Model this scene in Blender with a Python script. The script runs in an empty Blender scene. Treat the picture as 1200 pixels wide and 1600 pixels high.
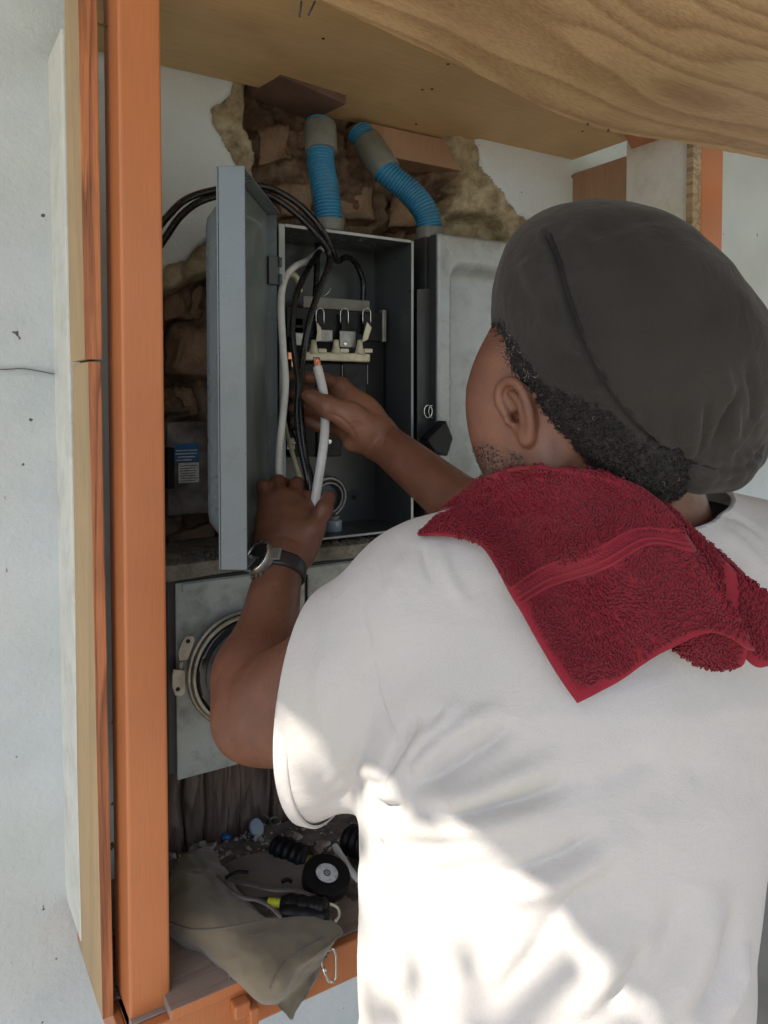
import bpy, bmesh, math, random
import numpy as np
from mathutils import Vector, Matrix
from mathutils.bvhtree import BVHTree
random.seed(7); RNG = np.random.RandomState(11)
SC = bpy.context.scene
COL = SC.collection
R = math.radians
# ------------------------------------------------------------------ camera, world, sun, exposure
EYE = 1.55
FOC = 1200.0; PX0, PY0 = 600.0, 662.0
YAW, PITCH = R(32), R(2)
CAM = np.array([0.0, 0.0, EYE])
FWD = np.array([math.sin(YAW)*math.cos(PITCH), math.cos(YAW)*math.cos(PITCH), -math.sin(PITCH)])
RGT = np.array([math.cos(YAW), -math.sin(YAW), 0.0])
UPV = np.cross(RGT, FWD)
cd = bpy.data.cameras.new('camera'); cam = bpy.data.objects.new('camera', cd); COL.objects.link(cam)
cam.matrix_world = Matrix(((RGT[0], UPV[0], -FWD[0], CAM[0]), (RGT[1], UPV[1], -FWD[1], CAM[1]), (RGT[2], UPV[2], -FWD[2], CAM[2]), (0, 0, 0, 1)))
cd.sensor_fit = 'VERTICAL'; cd.sensor_height = 32.0; cd.lens = 32.0*FOC/1600.0
cd.shift_y = -138/1600.0; cd.clip_start = 0.05; cd.clip_end = 200
SC.camera = cam
SUN_EL, SUN_AZ = R(50), math.atan2(-.59, -.255)      # azimuth clockwise from +Y (the wall's inward normal): high from the left, just in front of the wall
w = bpy.data.worlds.new('World'); SC.world = w; w.use_nodes = True
nt = w.node_tree; bg = nt.nodes['Background']; bg.inputs[1].default_value = 0.15
sky = nt.nodes.new('ShaderNodeTexSky'); sky.sky_type = 'NISHITA'; sky.sun_disc = False
sky.sun_elevation = SUN_EL; sky.sun_rotation = SUN_AZ
nt.links.new(sky.outputs[0], bg.inputs[0])
sd = bpy.data.lights.new('sun', 'SUN'); sd.energy = 4.2; sd.angle = R(0.5); sd.color = (1.0, 0.95, 0.86)
sun = bpy.data.objects.new('sun', sd); COL.objects.link(sun)
SUNV = Vector((math.sin(SUN_AZ)*math.cos(SUN_EL), math.cos(SUN_AZ)*math.cos(SUN_EL), math.sin(SUN_EL)))
sun.rotation_euler = SUNV.to_track_quat('Z', 'Y').to_euler(); sun.location = SUNV*20
SC.view_settings.view_transform = 'Standard'; SC.view_settings.look = 'None'
SC.view_settings.exposure = 0.95; SC.view_settings.use_white_balance = True; SC.view_settings.white_balance_temperature = 6950; SC.view_settings.white_balance_tint = 13; SC.view_settings.gamma = 1.0; SC.view_settings.use_curve_mapping = False

# ------------------------------------------------------------------ projection helpers (pixels of the 1200x1600 photograph -> metres)
def W(px, py, d):
    return CAM + d*(FWD + (px-PX0)/FOC*RGT + (PY0-py)/FOC*UPV)
def ray(px, py):
    return FWD + (px-PX0)/FOC*RGT + (PY0-py)/FOC*UPV
def WY(px, py, Y):
    r = ray(px, py); return CAM + r*(Y/r[1])
def WX(px, py, X):
    r = ray(px, py); return CAM + r*(X/r[0])
def WZ(px, py, Z):
    r = ray(px, py); return CAM + r*((Z-EYE)/r[2])
def L(px, py, d):          # body frame: right, up, depth
    return np.array([(px-PX0)/FOC*d, (PY0-py)/FOC*d, d])
BAS = np.array([RGT, UPV, FWD])
def L2W(v): return CAM + np.asarray(v) @ BAS
def W2L(v): return (np.asarray(v)-CAM) @ BAS.T

def unit(v): v = np.array(v, float); return v/np.linalg.norm(v)
# ------------------------------------------------------------------ noise
_T = RNG.rand(64, 64, 64).astype(np.float32)
def vnoise(P, s, seed=0):
    P = np.asarray(P, dtype=np.float64)*s + seed*7.13 + 1000
    i = np.floor(P).astype(int); f = P-i; f = f*f*(3-2*f); i &= 63; j = (i+1) & 63
    x0, y0, z0 = i[..., 0], i[..., 1], i[..., 2]; x1, y1, z1 = j[..., 0], j[..., 1], j[..., 2]
    fx, fy, fz = f[..., 0], f[..., 1], f[..., 2]
    a = _T[x0, y0, z0]*(1-fx)+_T[x1, y0, z0]*fx; b = _T[x0, y1, z0]*(1-fx)+_T[x1, y1, z0]*fx
    c = _T[x0, y0, z1]*(1-fx)+_T[x1, y0, z1]*fx; d = _T[x0, y1, z1]*(1-fx)+_T[x1, y1, z1]*fx
    return ((a*(1-fy)+b*fy)*(1-fz)+(c*(1-fy)+d*fy)*fz)*2-1
def fbm(P, s, o=4, seed=0, g=.5):
    v = 0; a = 1; t = 0
    for k in range(o):
        v = v + a*vnoise(P, s*2**k, seed+k*3); t += a; a *= g
    return v/t

# ------------------------------------------------------------------ materials
class NT:
    def __init__(s, name):
        s.m = bpy.data.materials.new(name); s.m.use_nodes = True
        s.t = s.m.node_tree; s.n = s.t.nodes; s.b = s.n['Principled BSDF']
        s.tc = s.n.new('ShaderNodeTexCoord')
    def link(s, a, b): s.t.links.new(a, b)
    def mapping(s, scale, rot=(0, 0, 0), src='Object'):
        m = s.n.new('ShaderNodeMapping'); m.inputs['Scale'].default_value = scale; m.inputs['Rotation'].default_value = rot
        s.link(s.tc.outputs[src], m.inputs['Vector']); return m.outputs[0]
    def noise(s, vec, scale, detail=4, rough=.55, dist=0):
        n = s.n.new('ShaderNodeTexNoise'); n.inputs['Scale'].default_value = scale; n.inputs['Detail'].default_value = detail
        n.inputs['Roughness'].default_value = rough; n.inputs['Distortion'].default_value = dist
        s.link(vec, n.inputs['Vector']); return n.outputs['Fac']
    def vor(s, vec, scale, feat='F1'):
        n = s.n.new('ShaderNodeTexVoronoi'); n.inputs['Scale'].default_value = scale; n.feature = feat
        s.link(vec, n.inputs['Vector']); return n.outputs['Distance']
    def ramp(s, fac, stops):
        r = s.n.new('ShaderNodeValToRGB'); e = r.color_ramp.elements
        while len(e) < len(stops): e.new(.5)
        for k, (p, c) in enumerate(stops):
            e[k].position = p; e[k].color = (c, c, c, 1) if isinstance(c, (int, float)) else (*c, 1)
        s.link(fac, r.inputs[0]); return r.outputs[0]
    def mix(s, fac, a, b, mode='MIX'):
        m = s.n.new('ShaderNodeMix'); m.data_type = 'RGBA'; m.blend_type = mode
        for si, v in ((0, fac), (6, a), (7, b)):
            sock = m.inputs[si]
            if isinstance(v, (int, float)): sock.default_value = v if si == 0 else (v, v, v, 1)
            elif isinstance(v, tuple): sock.default_value = (*v, 1)
            else: s.link(v, sock)
        return m.outputs[2]
    def math(s, op, a, b=0.0):
        m = s.n.new('ShaderNodeMath'); m.operation = op
        for k, v in ((0, a), (1, b)):
            if isinstance(v, (int, float)): m.inputs[k].default_value = v
            else: s.link(v, m.inputs[k])
        return m.outputs[0]
    def bump(s, h, strength=.3, dist=.002, prev=None):
        b = s.n.new('ShaderNodeBump'); b.inputs['Strength'].default_value = strength; b.inputs['Distance'].default_value = dist
        s.link(h, b.inputs['Height'])
        if prev is not None: s.link(prev, b.inputs['Normal'])
        s.link(b.outputs[0], s.b.inputs['Normal']); return b.outputs[0]
    def attr(s, name):
        a = s.n.new('ShaderNodeAttribute'); a.attribute_name = name; return a
    def base(s, c):
        if isinstance(c, tuple): s.b.inputs['Base Color'].default_value = (*c, 1)
        else: s.link(c, s.b.inputs['Base Color'])
    def set(s, rough=.5, metal=0.0, spec=.5):
        if isinstance(rough, (int, float)): s.b.inputs['Roughness'].default_value = rough
        else: s.link(rough, s.b.inputs['Roughness'])
        s.b.inputs['Metallic'].default_value = metal; s.b.inputs['Specular IOR Level'].default_value = spec
        return s.m

def m_simple(name, c, rough=.5, metal=0., var=.25, scale=8., bscale=200., bstr=.1, bdist=.001, dirt=None, spec=.5):
    n = NT(name); v = n.mapping((1, 1, 1))
    f = n.noise(v, scale, 5)
    lo = tuple(x*(1-var) for x in c); hi = tuple(min(1, x*(1+var)) for x in c)
    col = n.ramp(f, [(.3, lo), (.7, hi)])
    if dirt:
        g = n.ramp(n.noise(v, scale*2.3, 6, .7), [(.48, 0.), (.68, 1.)])
        col = n.mix(n.math('MULTIPLY', g, dirt[1]), col, dirt[0])
    n.base(col)
    rr = n.ramp(n.noise(v, scale*3, 4), [(.3, max(0, rough-.1)), (.7, min(1, rough+.1))])
    n.bump(n.noise(v, bscale, 3), bstr, bdist)
    return n.set(rr, metal, spec)

def m_wood(name, light, dark, axis=0, freq=9, stretch=9, rough=.6, figure=1.0, coarse=2.2, stain=None, wscale=1., fa=.32):
    n = NT(name)
    sc = [coarse*stretch]*3; sc[axis] = coarse; sc = [x*wscale for x in sc]
    v = n.mapping(tuple(sc))
    big = n.noise(v, .55, 2.4, .45, .3)
    bands = n.math('FRACT', n.math('MULTIPLY', big, freq))
    grain = n.ramp(bands, [(0., .05), (.35, .12), (.72, .85), (.86, 1.), (1., .05)])
    sc2 = [600.]*3; sc2[axis] = 14.
    fine = n.noise(n.mapping(tuple(sc2)), 1., 3, .6)
    col = n.mix(n.math('MULTIPLY', grain, figure), light, dark)
    col = n.mix(fa, col, n.ramp(fine, [(.35, tuple(x*.55 for x in dark)), (.6, light)]))
    v2 = n.mapping((1, 1, 1))
    st = n.ramp(n.noise(v2, 3.5, 4, .6), [(.42, 0.), (.7, 1.)])
    col = n.mix(n.math('MULTIPLY', st, .35), col, stain or tuple(x*.7 for x in dark))
    n.base(col); n.bump(fine, .25, .0012)
    return n.set(rough)

def m_attrmix():
    pass

M = {}
def white_wall():
    n = NT('painted_stucco'); v = n.mapping((1, 1, 1))
    zone = n.attr('zone').outputs['Fac']          # 0 paint, .5 bare render, 1 cavity
    zz = n.math('ADD', zone, n.math('MULTIPLY', n.math('SUBTRACT', n.noise(v, 90, 4), .5), .12))
    f = n.noise(v, 6, 5)
    paint = n.ramp(f, [(.3, (.52, .575, .60)), (.7, (.62, .665, .685))])
    yel = n.ramp(n.noise(v, 3.2, 3), [(.45, 0.), (.75, .30)])
    paint = n.mix(yel, paint, (.50, .52, .40))
    spk = n.ramp(n.noise(v, 42, 2, .4), [(.735, 0.), (.755, 1.)])
    paint = n.mix(spk, paint, (.10, .10, .09))
    render = n.ramp(n.noise(v, 30, 6, .7), [(.25, (.10, .075, .045)), (.5, (.33, .27, .17)), (.75, (.52, .46, .32))])
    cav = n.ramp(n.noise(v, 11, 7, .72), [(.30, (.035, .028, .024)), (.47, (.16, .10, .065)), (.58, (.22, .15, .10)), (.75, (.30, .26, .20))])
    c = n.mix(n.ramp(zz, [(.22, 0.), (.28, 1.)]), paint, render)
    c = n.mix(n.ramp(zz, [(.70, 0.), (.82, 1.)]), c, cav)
    n.base(c)
    st = n.math('ADD', n.noise(v, 130, 4, .65), n.math('MULTIPLY', n.noise(v, 420, 3), .35))
    st = n.math('ADD', st, n.math('MULTIPLY', n.vor(v, 75), .5))
    n.bump(st, .55, .0028)
    return n.set(.72, spec=.3)
M['wall'] = white_wall()
M['orange'] = m_wood('orange_painted_timber', (.56, .195, .072), (.47, .15, .052), axis=2, freq=4, stretch=7, figure=.3, coarse=1.2, rough=.40, stain=(.34, .12, .055), fa=.14)
M['orange_edge'] = m_wood('orange_painted_ply_edge', (.58, .22, .09), (.15, .045, .02), axis=2, freq=9, stretch=26, figure=.95, coarse=1.5, rough=.5)
M['orange_dark'] = m_simple('orange_brown_paint', (.42, .14, .055), .4, var=.15, scale=6)
M['ply_plain'] = m_wood('plain_plywood', (.64, .45, .225), (.48, .31, .14), axis=0, freq=5, stretch=4, figure=.35, coarse=1.1, rough=.62, stain=(.30, .17, .07))
M['ply_grain'] = m_wood('figured_plywood', (.66, .46, .245), (.30, .165, .07), axis=0, freq=24, stretch=5.4, figure=.72, coarse=1.0, rough=.6)
M['ply_side'] = m_wood('weathered_plywood', (.55, .38, .20), (.36, .235, .12), axis=2, freq=5, stretch=9, figure=.5, coarse=.9, rough=.65, stain=(.25, .22, .16))
M['ply_right'] = m_wood('brown_plywood', (.42, .26, .16), (.29, .16, .09), axis=2, freq=6, stretch=8, figure=.5, coarse=1.2)
M['white_trim'] = m_simple('white_trim_paint', (.70, .71, .66), .5, var=.08, scale=9, bscale=90, bstr=.3, dirt=((.4, .4, .33), .4))
M['ply_core'] = m_wood('plywood_edge', (.55, .42, .26), (.16, .09, .05), axis=1, freq=5, stretch=40, figure=.8, coarse=2)
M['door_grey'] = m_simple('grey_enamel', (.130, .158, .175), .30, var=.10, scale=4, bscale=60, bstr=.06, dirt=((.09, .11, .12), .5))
M['box_grey'] = m_simple('shaded_box_enamel', (.052, .062, .066), .36, var=.15, scale=6, bscale=80, bstr=.06, dirt=((.07, .07, .065), .7))  # enamel darker than the door: shade inside the box is in the colour
M['switch_grey'] = m_simple('scuffed_grey_enamel', (.32, .345, .35), .24, var=.12, scale=7, bscale=90, bstr=.08, dirt=((.16, .17, .17), .55))
M['meter_grey'] = m_simple('weathered_meter_paint', (.34, .37, .355), .42, var=.15, scale=9, bscale=110, bstr=.15, dirt=((.12, .125, .11), .6))
M['dark_steel'] = m_simple('dark_steel', (.035, .038, .04), .45, var=.2, scale=9)
M['steel'] = m_simple('dull_zinc', (.30, .29, .27), .42, .7, var=.2, scale=30, bscale=250)
M['silver'] = m_simple('bright_steel', (.62, .62, .6), .25, .95, var=.1, scale=30)
M['ringsteel'] = m_simple('tarnished_ring', (.38, .35, .29), .45, .6, var=.3, scale=40)
M['black_plastic'] = m_simple('black_plastic', (.008, .008, .009), .45, var=.2, scale=20, spec=.25)
M['black_ins'] = m_simple('black_insulation', (.010, .010, .011), .28, var=.3, scale=20, bscale=40)
M['white_ins'] = m_simple('white_insulation', (.62, .63, .62), .35, var=.08, scale=18, dirt=((.35, .33, .28), .35))
M['cream_ins'] = m_simple('cream_insulation', (.56, .55, .38), .38, var=.08, scale=18)
M['copper'] = m_simple('copper_strands', (.72, .30, .17), .3, .8, var=.25, scale=150)
M['cream'] = m_simple('cream_plastic', (.60, .56, .40), .45, var=.12, scale=30, dirt=((.2, .17, .1), .4))
M['blue'] = m_simple('blue_conduit', (.025, .20, .36), .40, var=.10, scale=10, dirt=((.05, .12, .15), .5))
M['pvc'] = m_simple('grey_pvc', (.17, .175, .155), .45, var=.12, scale=20, dirt=((.12, .11, .08), .5))
M['pvc_blue'] = m_simple('grey_blue_locknut', (.26, .33, .40), .4, var=.1, scale=20)
M['concrete'] = m_simple('dirty_concrete', (.20, .185, .15), .85, var=.45, scale=24, bscale=150, bstr=.7, bdist=.003, dirt=((.07, .06, .05), .8))
M['brick'] = m_simple('old_brick', (.27, .165, .10), .88, var=.5, scale=18, bscale=120, bstr=.9, bdist=.004, dirt=((.20, .19, .165), .85))
M['rock'] = m_simple('rubble', (.44, .42, .38), .9, var=.4, scale=40, bscale=200, bstr=.5)
M['dirt'] = m_simple('dust_and_dirt', (.17, .15, .13), .95, var=.5, scale=40, bscale=230, bstr=.8, bdist=.004)
M['rotwood'] = m_wood('rotten_wood', (.24, .17, .13), (.07, .045, .035), axis=2, freq=8, stretch=10, figure=.9, coarse=3, rough=.85, stain=(.10, .05, .035))
M['shelfwood'] = m_wood('worn_shelf', (.36, .275, .23), (.20, .135, .105), axis=0, freq=6, stretch=9, figure=.6, coarse=2, rough=.75, stain=(.16, .13, .12))
M['skin'] = None
def skin():
    n = NT('brown_skin'); v = n.mapping((1, 1, 1))
    c = n.ramp(n.noise(v, 9, 4), [(.3, (.155, .062, .036)), (.7, (.215, .09, .054))])
    kn = n.ramp(n.noise(v, 38, 6, .65), [(.35, 0.), (.72, .6)])
    c = n.mix(kn, c, (.105, .045, .030))
    pal = n.attr('palm').outputs['Fac']
    c = n.mix(n.math('MULTIPLY', pal, .75), c, (.36, .165, .10))
    brd = n.attr('stubble').outputs['Fac']
    sp = n.ramp(n.noise(v, 420, 2), [(.42, 0.), (.5, 1.)])
    c = n.mix(n.math('MULTIPLY', brd, sp), c, (.025, .02, .018))
    n.base(c)
    n.bump(n.math('ADD', n.noise(v, 620, 3), n.noise(v, 150, 4)), .42, .001)
    n.b.inputs['Subsurface Weight'].default_value = .08
    n.b.inputs['Subsurface Radius'].default_value = (.012, .004, .002)
    return n.set(n.ramp(n.noise(v, 70, 4), [(.3, .34), (.7, .52)]), spec=.5)
M['skin'] = skin()
def cloth(name, c, ws=900, var=.05, rough=.9, yellow=None, bs=.4, fuzz=.3, wr=None):
    n = NT(name); v = n.mapping((1, 1, 1))
    col = n.ramp(n.noise(v, 5, 4), [(.3, tuple(x*(1-var) for x in c)), (.7, tuple(min(1, x*(1+var)) for x in c))])
    fine = n.noise(v, ws, 2, .5)
    col = n.mix(.16, col, n.ramp(fine, [(.35, tuple(x*.55 for x in c)), (.6, c)]))
    if yellow:
        col = n.mix(n.math('MULTIPLY', n.ramp(n.noise(v, 4.2, 3), [(.45, 0.), (.7, 1.)]), .5), col, yellow)
    n.base(col)
    h = n.math('ADD', fine, n.math('MULTIPLY', n.noise(v, 60, 4), .8))
    nb = n.bump(h, bs, .0012)
    if wr: n.bump(n.noise(n.mapping((1, 1, 1)), wr[0], 4, .55, .8), wr[1], wr[2], nb)
    n.b.inputs['Sheen Weight'].default_value = fuzz; n.b.inputs['Sheen Roughness'].default_value = .5
    return n.set(rough, spec=.2)
M['shirt'] = cloth('white_jersey', (.54, .53, .53), 1000, .03, yellow=(.53, .52, .47), bs=.5, fuzz=.15, wr=(13, .55, .007))
M['towel'] = cloth('red_terry', (.225, .015, .028), 500, .15, fuzz=.10, bs=.5)
M['towel_flat'] = cloth('red_flat_weave', (.27, .020, .036), 1200, .1, fuzz=.10)
M['cap'] = cloth('charcoal_ripstop', (.033, .0305, .0275), 620, .38, fuzz=.12, bs=.5, wr=(26, .8, .005))
M['pouch'] = cloth('olive_brown_canvas', (.215, .18, .125), 900, .14, fuzz=.3, wr=(18, .4, .005))
M['pouch_in'] = cloth('grey_brown_lining', (.17, .145, .12), 900, .14)
M['jeans'] = cloth('blue_denim', (.075, .10, .16), 900, .2)
M['hair'] = m_simple('black_hair', (.012, .010, .010), .6, var=.4, scale=90, bscale=400, bstr=.9, bdist=.004)
M['curl'] = m_simple('black_curl', (.016, .013, .012), .42, var=.4, scale=300)
M['curl_grey'] = m_simple('grey_curl', (.25, .235, .22), .4, var=.3, scale=300)
M['leather'] = m_simple('black_strap', (.022, .021, .024), .45, var=.2, scale=60, bscale=300, bstr=.3)
M['glass_dark'] = m_simple('dark_glass', (.02, .022, .024), .12, var=.2, scale=10)
M['blue_print'] = m_simple('blue_print', (.03, .13, .30), .5, var=.15, scale=30)
M['white_print'] = m_simple('white_print', (.60, .62, .62), .5, var=.15, scale=60, dirt=((.2, .2, .18), .7))
M['yellow'] = m_simple('yellow_plastic', (.50, .52, .02), .3, var=.1, scale=30)
M['bluescrap'] = m_simple('blue_scrap', (.02, .18, .55), .4)
M['grass'] = m_simple('lawn', (.12, .13, .07), .95, var=.4, scale=3, bscale=60, bstr=.8)
M['paving'] = m_simple('concrete_paving', (.38, .35, .31), .9, var=.2, scale=3)
M['shoe'] = m_simple('brown_boot', (.06, .04, .03), .6)

# ------------------------------------------------------------------ object helpers
def link(o, parent=None):
    COL.objects.link(o)
    if parent is not None: o.parent = parent; o.matrix_parent_inverse = parent.matrix_world.inverted()
    return o
def empty(name, loc, label, cat, group=None):
    o = bpy.data.objects.new(name, None); o.location = loc; COL.objects.link(o)
    o.matrix_world = Matrix.Translation(Vector(loc))
    o['label'] = label; o['category'] = cat
    if group: o['group'] = group
    return o
def tag(o, label=None, cat=None, group=None, kind=None):
    if label: o['label'] = label
    if cat: o['category'] = cat
    if group: o['group'] = group
    if kind: o['kind'] = kind
    return o
def obj(name, me, mats=None, parent=None, smooth=True, label=None):
    if isinstance(me, bmesh.types.BMesh):
        b = me; me = bpy.data.meshes.new(name); b.to_mesh(me); b.free()
    if mats is not None:
        for m in (mats if isinstance(mats, (list, tuple)) else [mats]): me.materials.append(m)
    if smooth:
        me.polygons.foreach_set('use_smooth', [True]*len(me.polygons))
    o = bpy.data.objects.new(name, me); link(o, parent)
    if label: o['label'] = label
    return o
def np_mesh(name, V, F, flip=False):
    V = np.asarray(V, dtype=np.float32); F = np.asarray(F, dtype=np.int32)
    if flip: F = F[:, ::-1]
    me = bpy.data.meshes.new(name); k = F.shape[1]
    me.vertices.add(len(V)); me.vertices.foreach_set('co', V.ravel())
    me.loops.add(F.size); me.loops.foreach_set('vertex_index', np.ascontiguousarray(F).ravel())
    me.polygons.add(len(F)); me.polygons.foreach_set('loop_start', np.arange(0, F.size, k, dtype=np.int32))
    me.update(calc_edges=True); me.validate()
    return me
def bevel(o, w=.002, seg=2, angle=40):
    m = o.modifiers.new('bevel', 'BEVEL'); m.width = w; m.segments = seg; m.limit_method = 'ANGLE'; m.angle_limit = R(angle)
    m.harden_normals = False
    return o
def box_bm(lo, hi, bm=None):
    bm = bm or bmesh.new()
    x0, y0, z0 = lo; x1, y1, z1 = hi
    vs = [bm.verts.new(p) for p in ((x0, y0, z0), (x1, y0, z0), (x1, y1, z0), (x0, y1, z0), (x0, y0, z1), (x1, y0, z1), (x1, y1, z1), (x0, y1, z1))]
    for f in ((0, 3, 2, 1), (4, 5, 6, 7), (0, 1, 5, 4), (1, 2, 6, 5), (2, 3, 7, 6), (3, 0, 4, 7)): bm.faces.new([vs[i] for i in f])
    return bm
def hexa(pts, bm=None):       # 4 bottom points then 4 top points, any skewed board
    bm = bm or bmesh.new(); vs = [bm.verts.new(tuple(p)) for p in pts]
    for f in ((0, 3, 2, 1), (4, 5, 6, 7), (0, 1, 5, 4), (1, 2, 6, 5), (2, 3, 7, 6), (3, 0, 4, 7)): bm.faces.new([vs[i] for i in f])
    bmesh.ops.recalc_face_normals(bm, faces=bm.faces); return bm
def box(name, lo, hi, mat, parent=None, bv=.0015, label=None):
    lo, hi = [min(a, b) for a, b in zip(lo, hi)], [max(a, b) for a, b in zip(lo, hi)]
    o = obj(name, box_bm(lo, hi), mat, parent, smooth=False, label=label)
    if bv: bevel(o, bv)
    return o
def catmull(P, n=8):
    P = [np.asarray(p, float) for p in P]; P = [2*P[0]-P[1]]+P+[2*P[-1]-P[-2]]; out = []
    for i in range(1, len(P)-2):
        for k in range(n):
            t = k/n; a, b, c, d = P[i-1], P[i], P[i+1], P[i+2]
            out.append(.5*((2*b)+(-a+c)*t+(2*a-5*b+4*c-d)*t*t+(-a+3*b-3*c+d)*t**3))
    out.append(P[-2]); return np.array(out)
def tube_mesh(P, r, n=10, cap=True, flat=1.0, bm=None, closed=False):
    P = np.asarray(P, float); N = len(P)
    rr = np.full(N, r) if np.isscalar(r) else np.asarray(r, float)
    T = np.gradient(P, axis=0)
    if closed: T = np.roll(P, -1, 0)-np.roll(P, 1, 0)
    T /= np.linalg.norm(T, axis=1)[:, None]+1e-12
    u = np.cross(T[0], [0, 0, 1.]);
    if np.linalg.norm(u) < .1: u = np.cross(T[0], [1., 0, 0])
    u /= np.linalg.norm(u); bm = bm or bmesh.new(); rings = []
    for i in range(N):
        u = u-T[i]*np.dot(u, T[i]); u /= np.linalg.norm(u); v = np.cross(T[i], u)
        rings.append([bm.verts.new(tuple(P[i]+rr[i]*(math.cos(a)*u+math.sin(a)*v*flat))) for a in [2*math.pi*k/n for k in range(n)]])
    M_ = N if closed else N-1
    for i in range(M_):
        A, B = rings[i], rings[(i+1) % N]
        for k in range(n): bm.faces.new((A[k], A[(k+1) % n], B[(k+1) % n], B[k]))
    if cap and not closed:
        bm.faces.new(rings[0][::-1]); bm.faces.new(rings[-1])
    return bm
def tube(name, P, r, mat, parent=None, n=10, label=None, spl=8, **k):
    return obj(name, tube_mesh(catmull(P, spl) if spl else P, r, n, **k), mat, parent, label=label)
def cyl_bm(a, b, r, n=24, bm=None, r2=None):
    return tube_mesh([a, b] if r2 is None else [a, b], [r, r if r2 is None else r2], n, bm=bm)
def cyl(name, a, b, r, mat, parent=None, n=24, r2=None, bv=.001, label=None):
    o = obj(name, cyl_bm(np.array(a, float), np.array(b, float), r, n, r2=r2), mat, parent, smooth=True, label=label)
    if bv: bevel(o, bv, 2)
    m = o.modifiers.new('es', 'EDGE_SPLIT'); m.split_angle = R(45)
    return o
def ring(name, c, nrm, r, tr, mat, parent=None, n=48, sc=(1, 1), bm=None, arc=None):
    c = np.asarray(c, float); nrm = np.asarray(nrm, float); nrm /= np.linalg.norm(nrm)
    u = np.cross(nrm, [0, 0, 1.]);
    if np.linalg.norm(u) < .05: u = np.array([1., 0, 0])
    u /= np.linalg.norm(u); v = np.cross(nrm, u)
    A = np.linspace(0, 2*math.pi, n, endpoint=False) if arc is None else np.linspace(arc[0], arc[1], n)
    P = [c+r*sc[0]*math.cos(a)*u+r*sc[1]*math.sin(a)*v for a in A]
    b = tube_mesh(P, tr, 8, closed=arc is None, bm=bm)
    return b if name is None else obj(name, b, mat, parent)
def extrude_poly(name, pts, thick, mat, parent=None, bv=.001, label=None):
    pts = [Vector(tuple(p)) for p in pts]; nrm = Vector((0, 0, 0))
    for i in range(len(pts)): nrm += pts[i].cross(pts[(i+1) % len(pts)])
    nrm.normalize(); bm = bmesh.new(); a = [bm.verts.new(p) for p in pts]; b = [bm.verts.new(p+nrm*thick) for p in pts]
    bm.faces.new(a[::-1]); bm.faces.new(b)
    for i in range(len(pts)):
        j = (i+1) % len(pts); bm.faces.new((a[i], a[j], b[j], b[i]))
    bmesh.ops.recalc_face_normals(bm, faces=bm.faces)
    o = obj(name, bm, mat, parent, smooth=False, label=label)
    if bv: bevel(o, bv)
    return o

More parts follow.
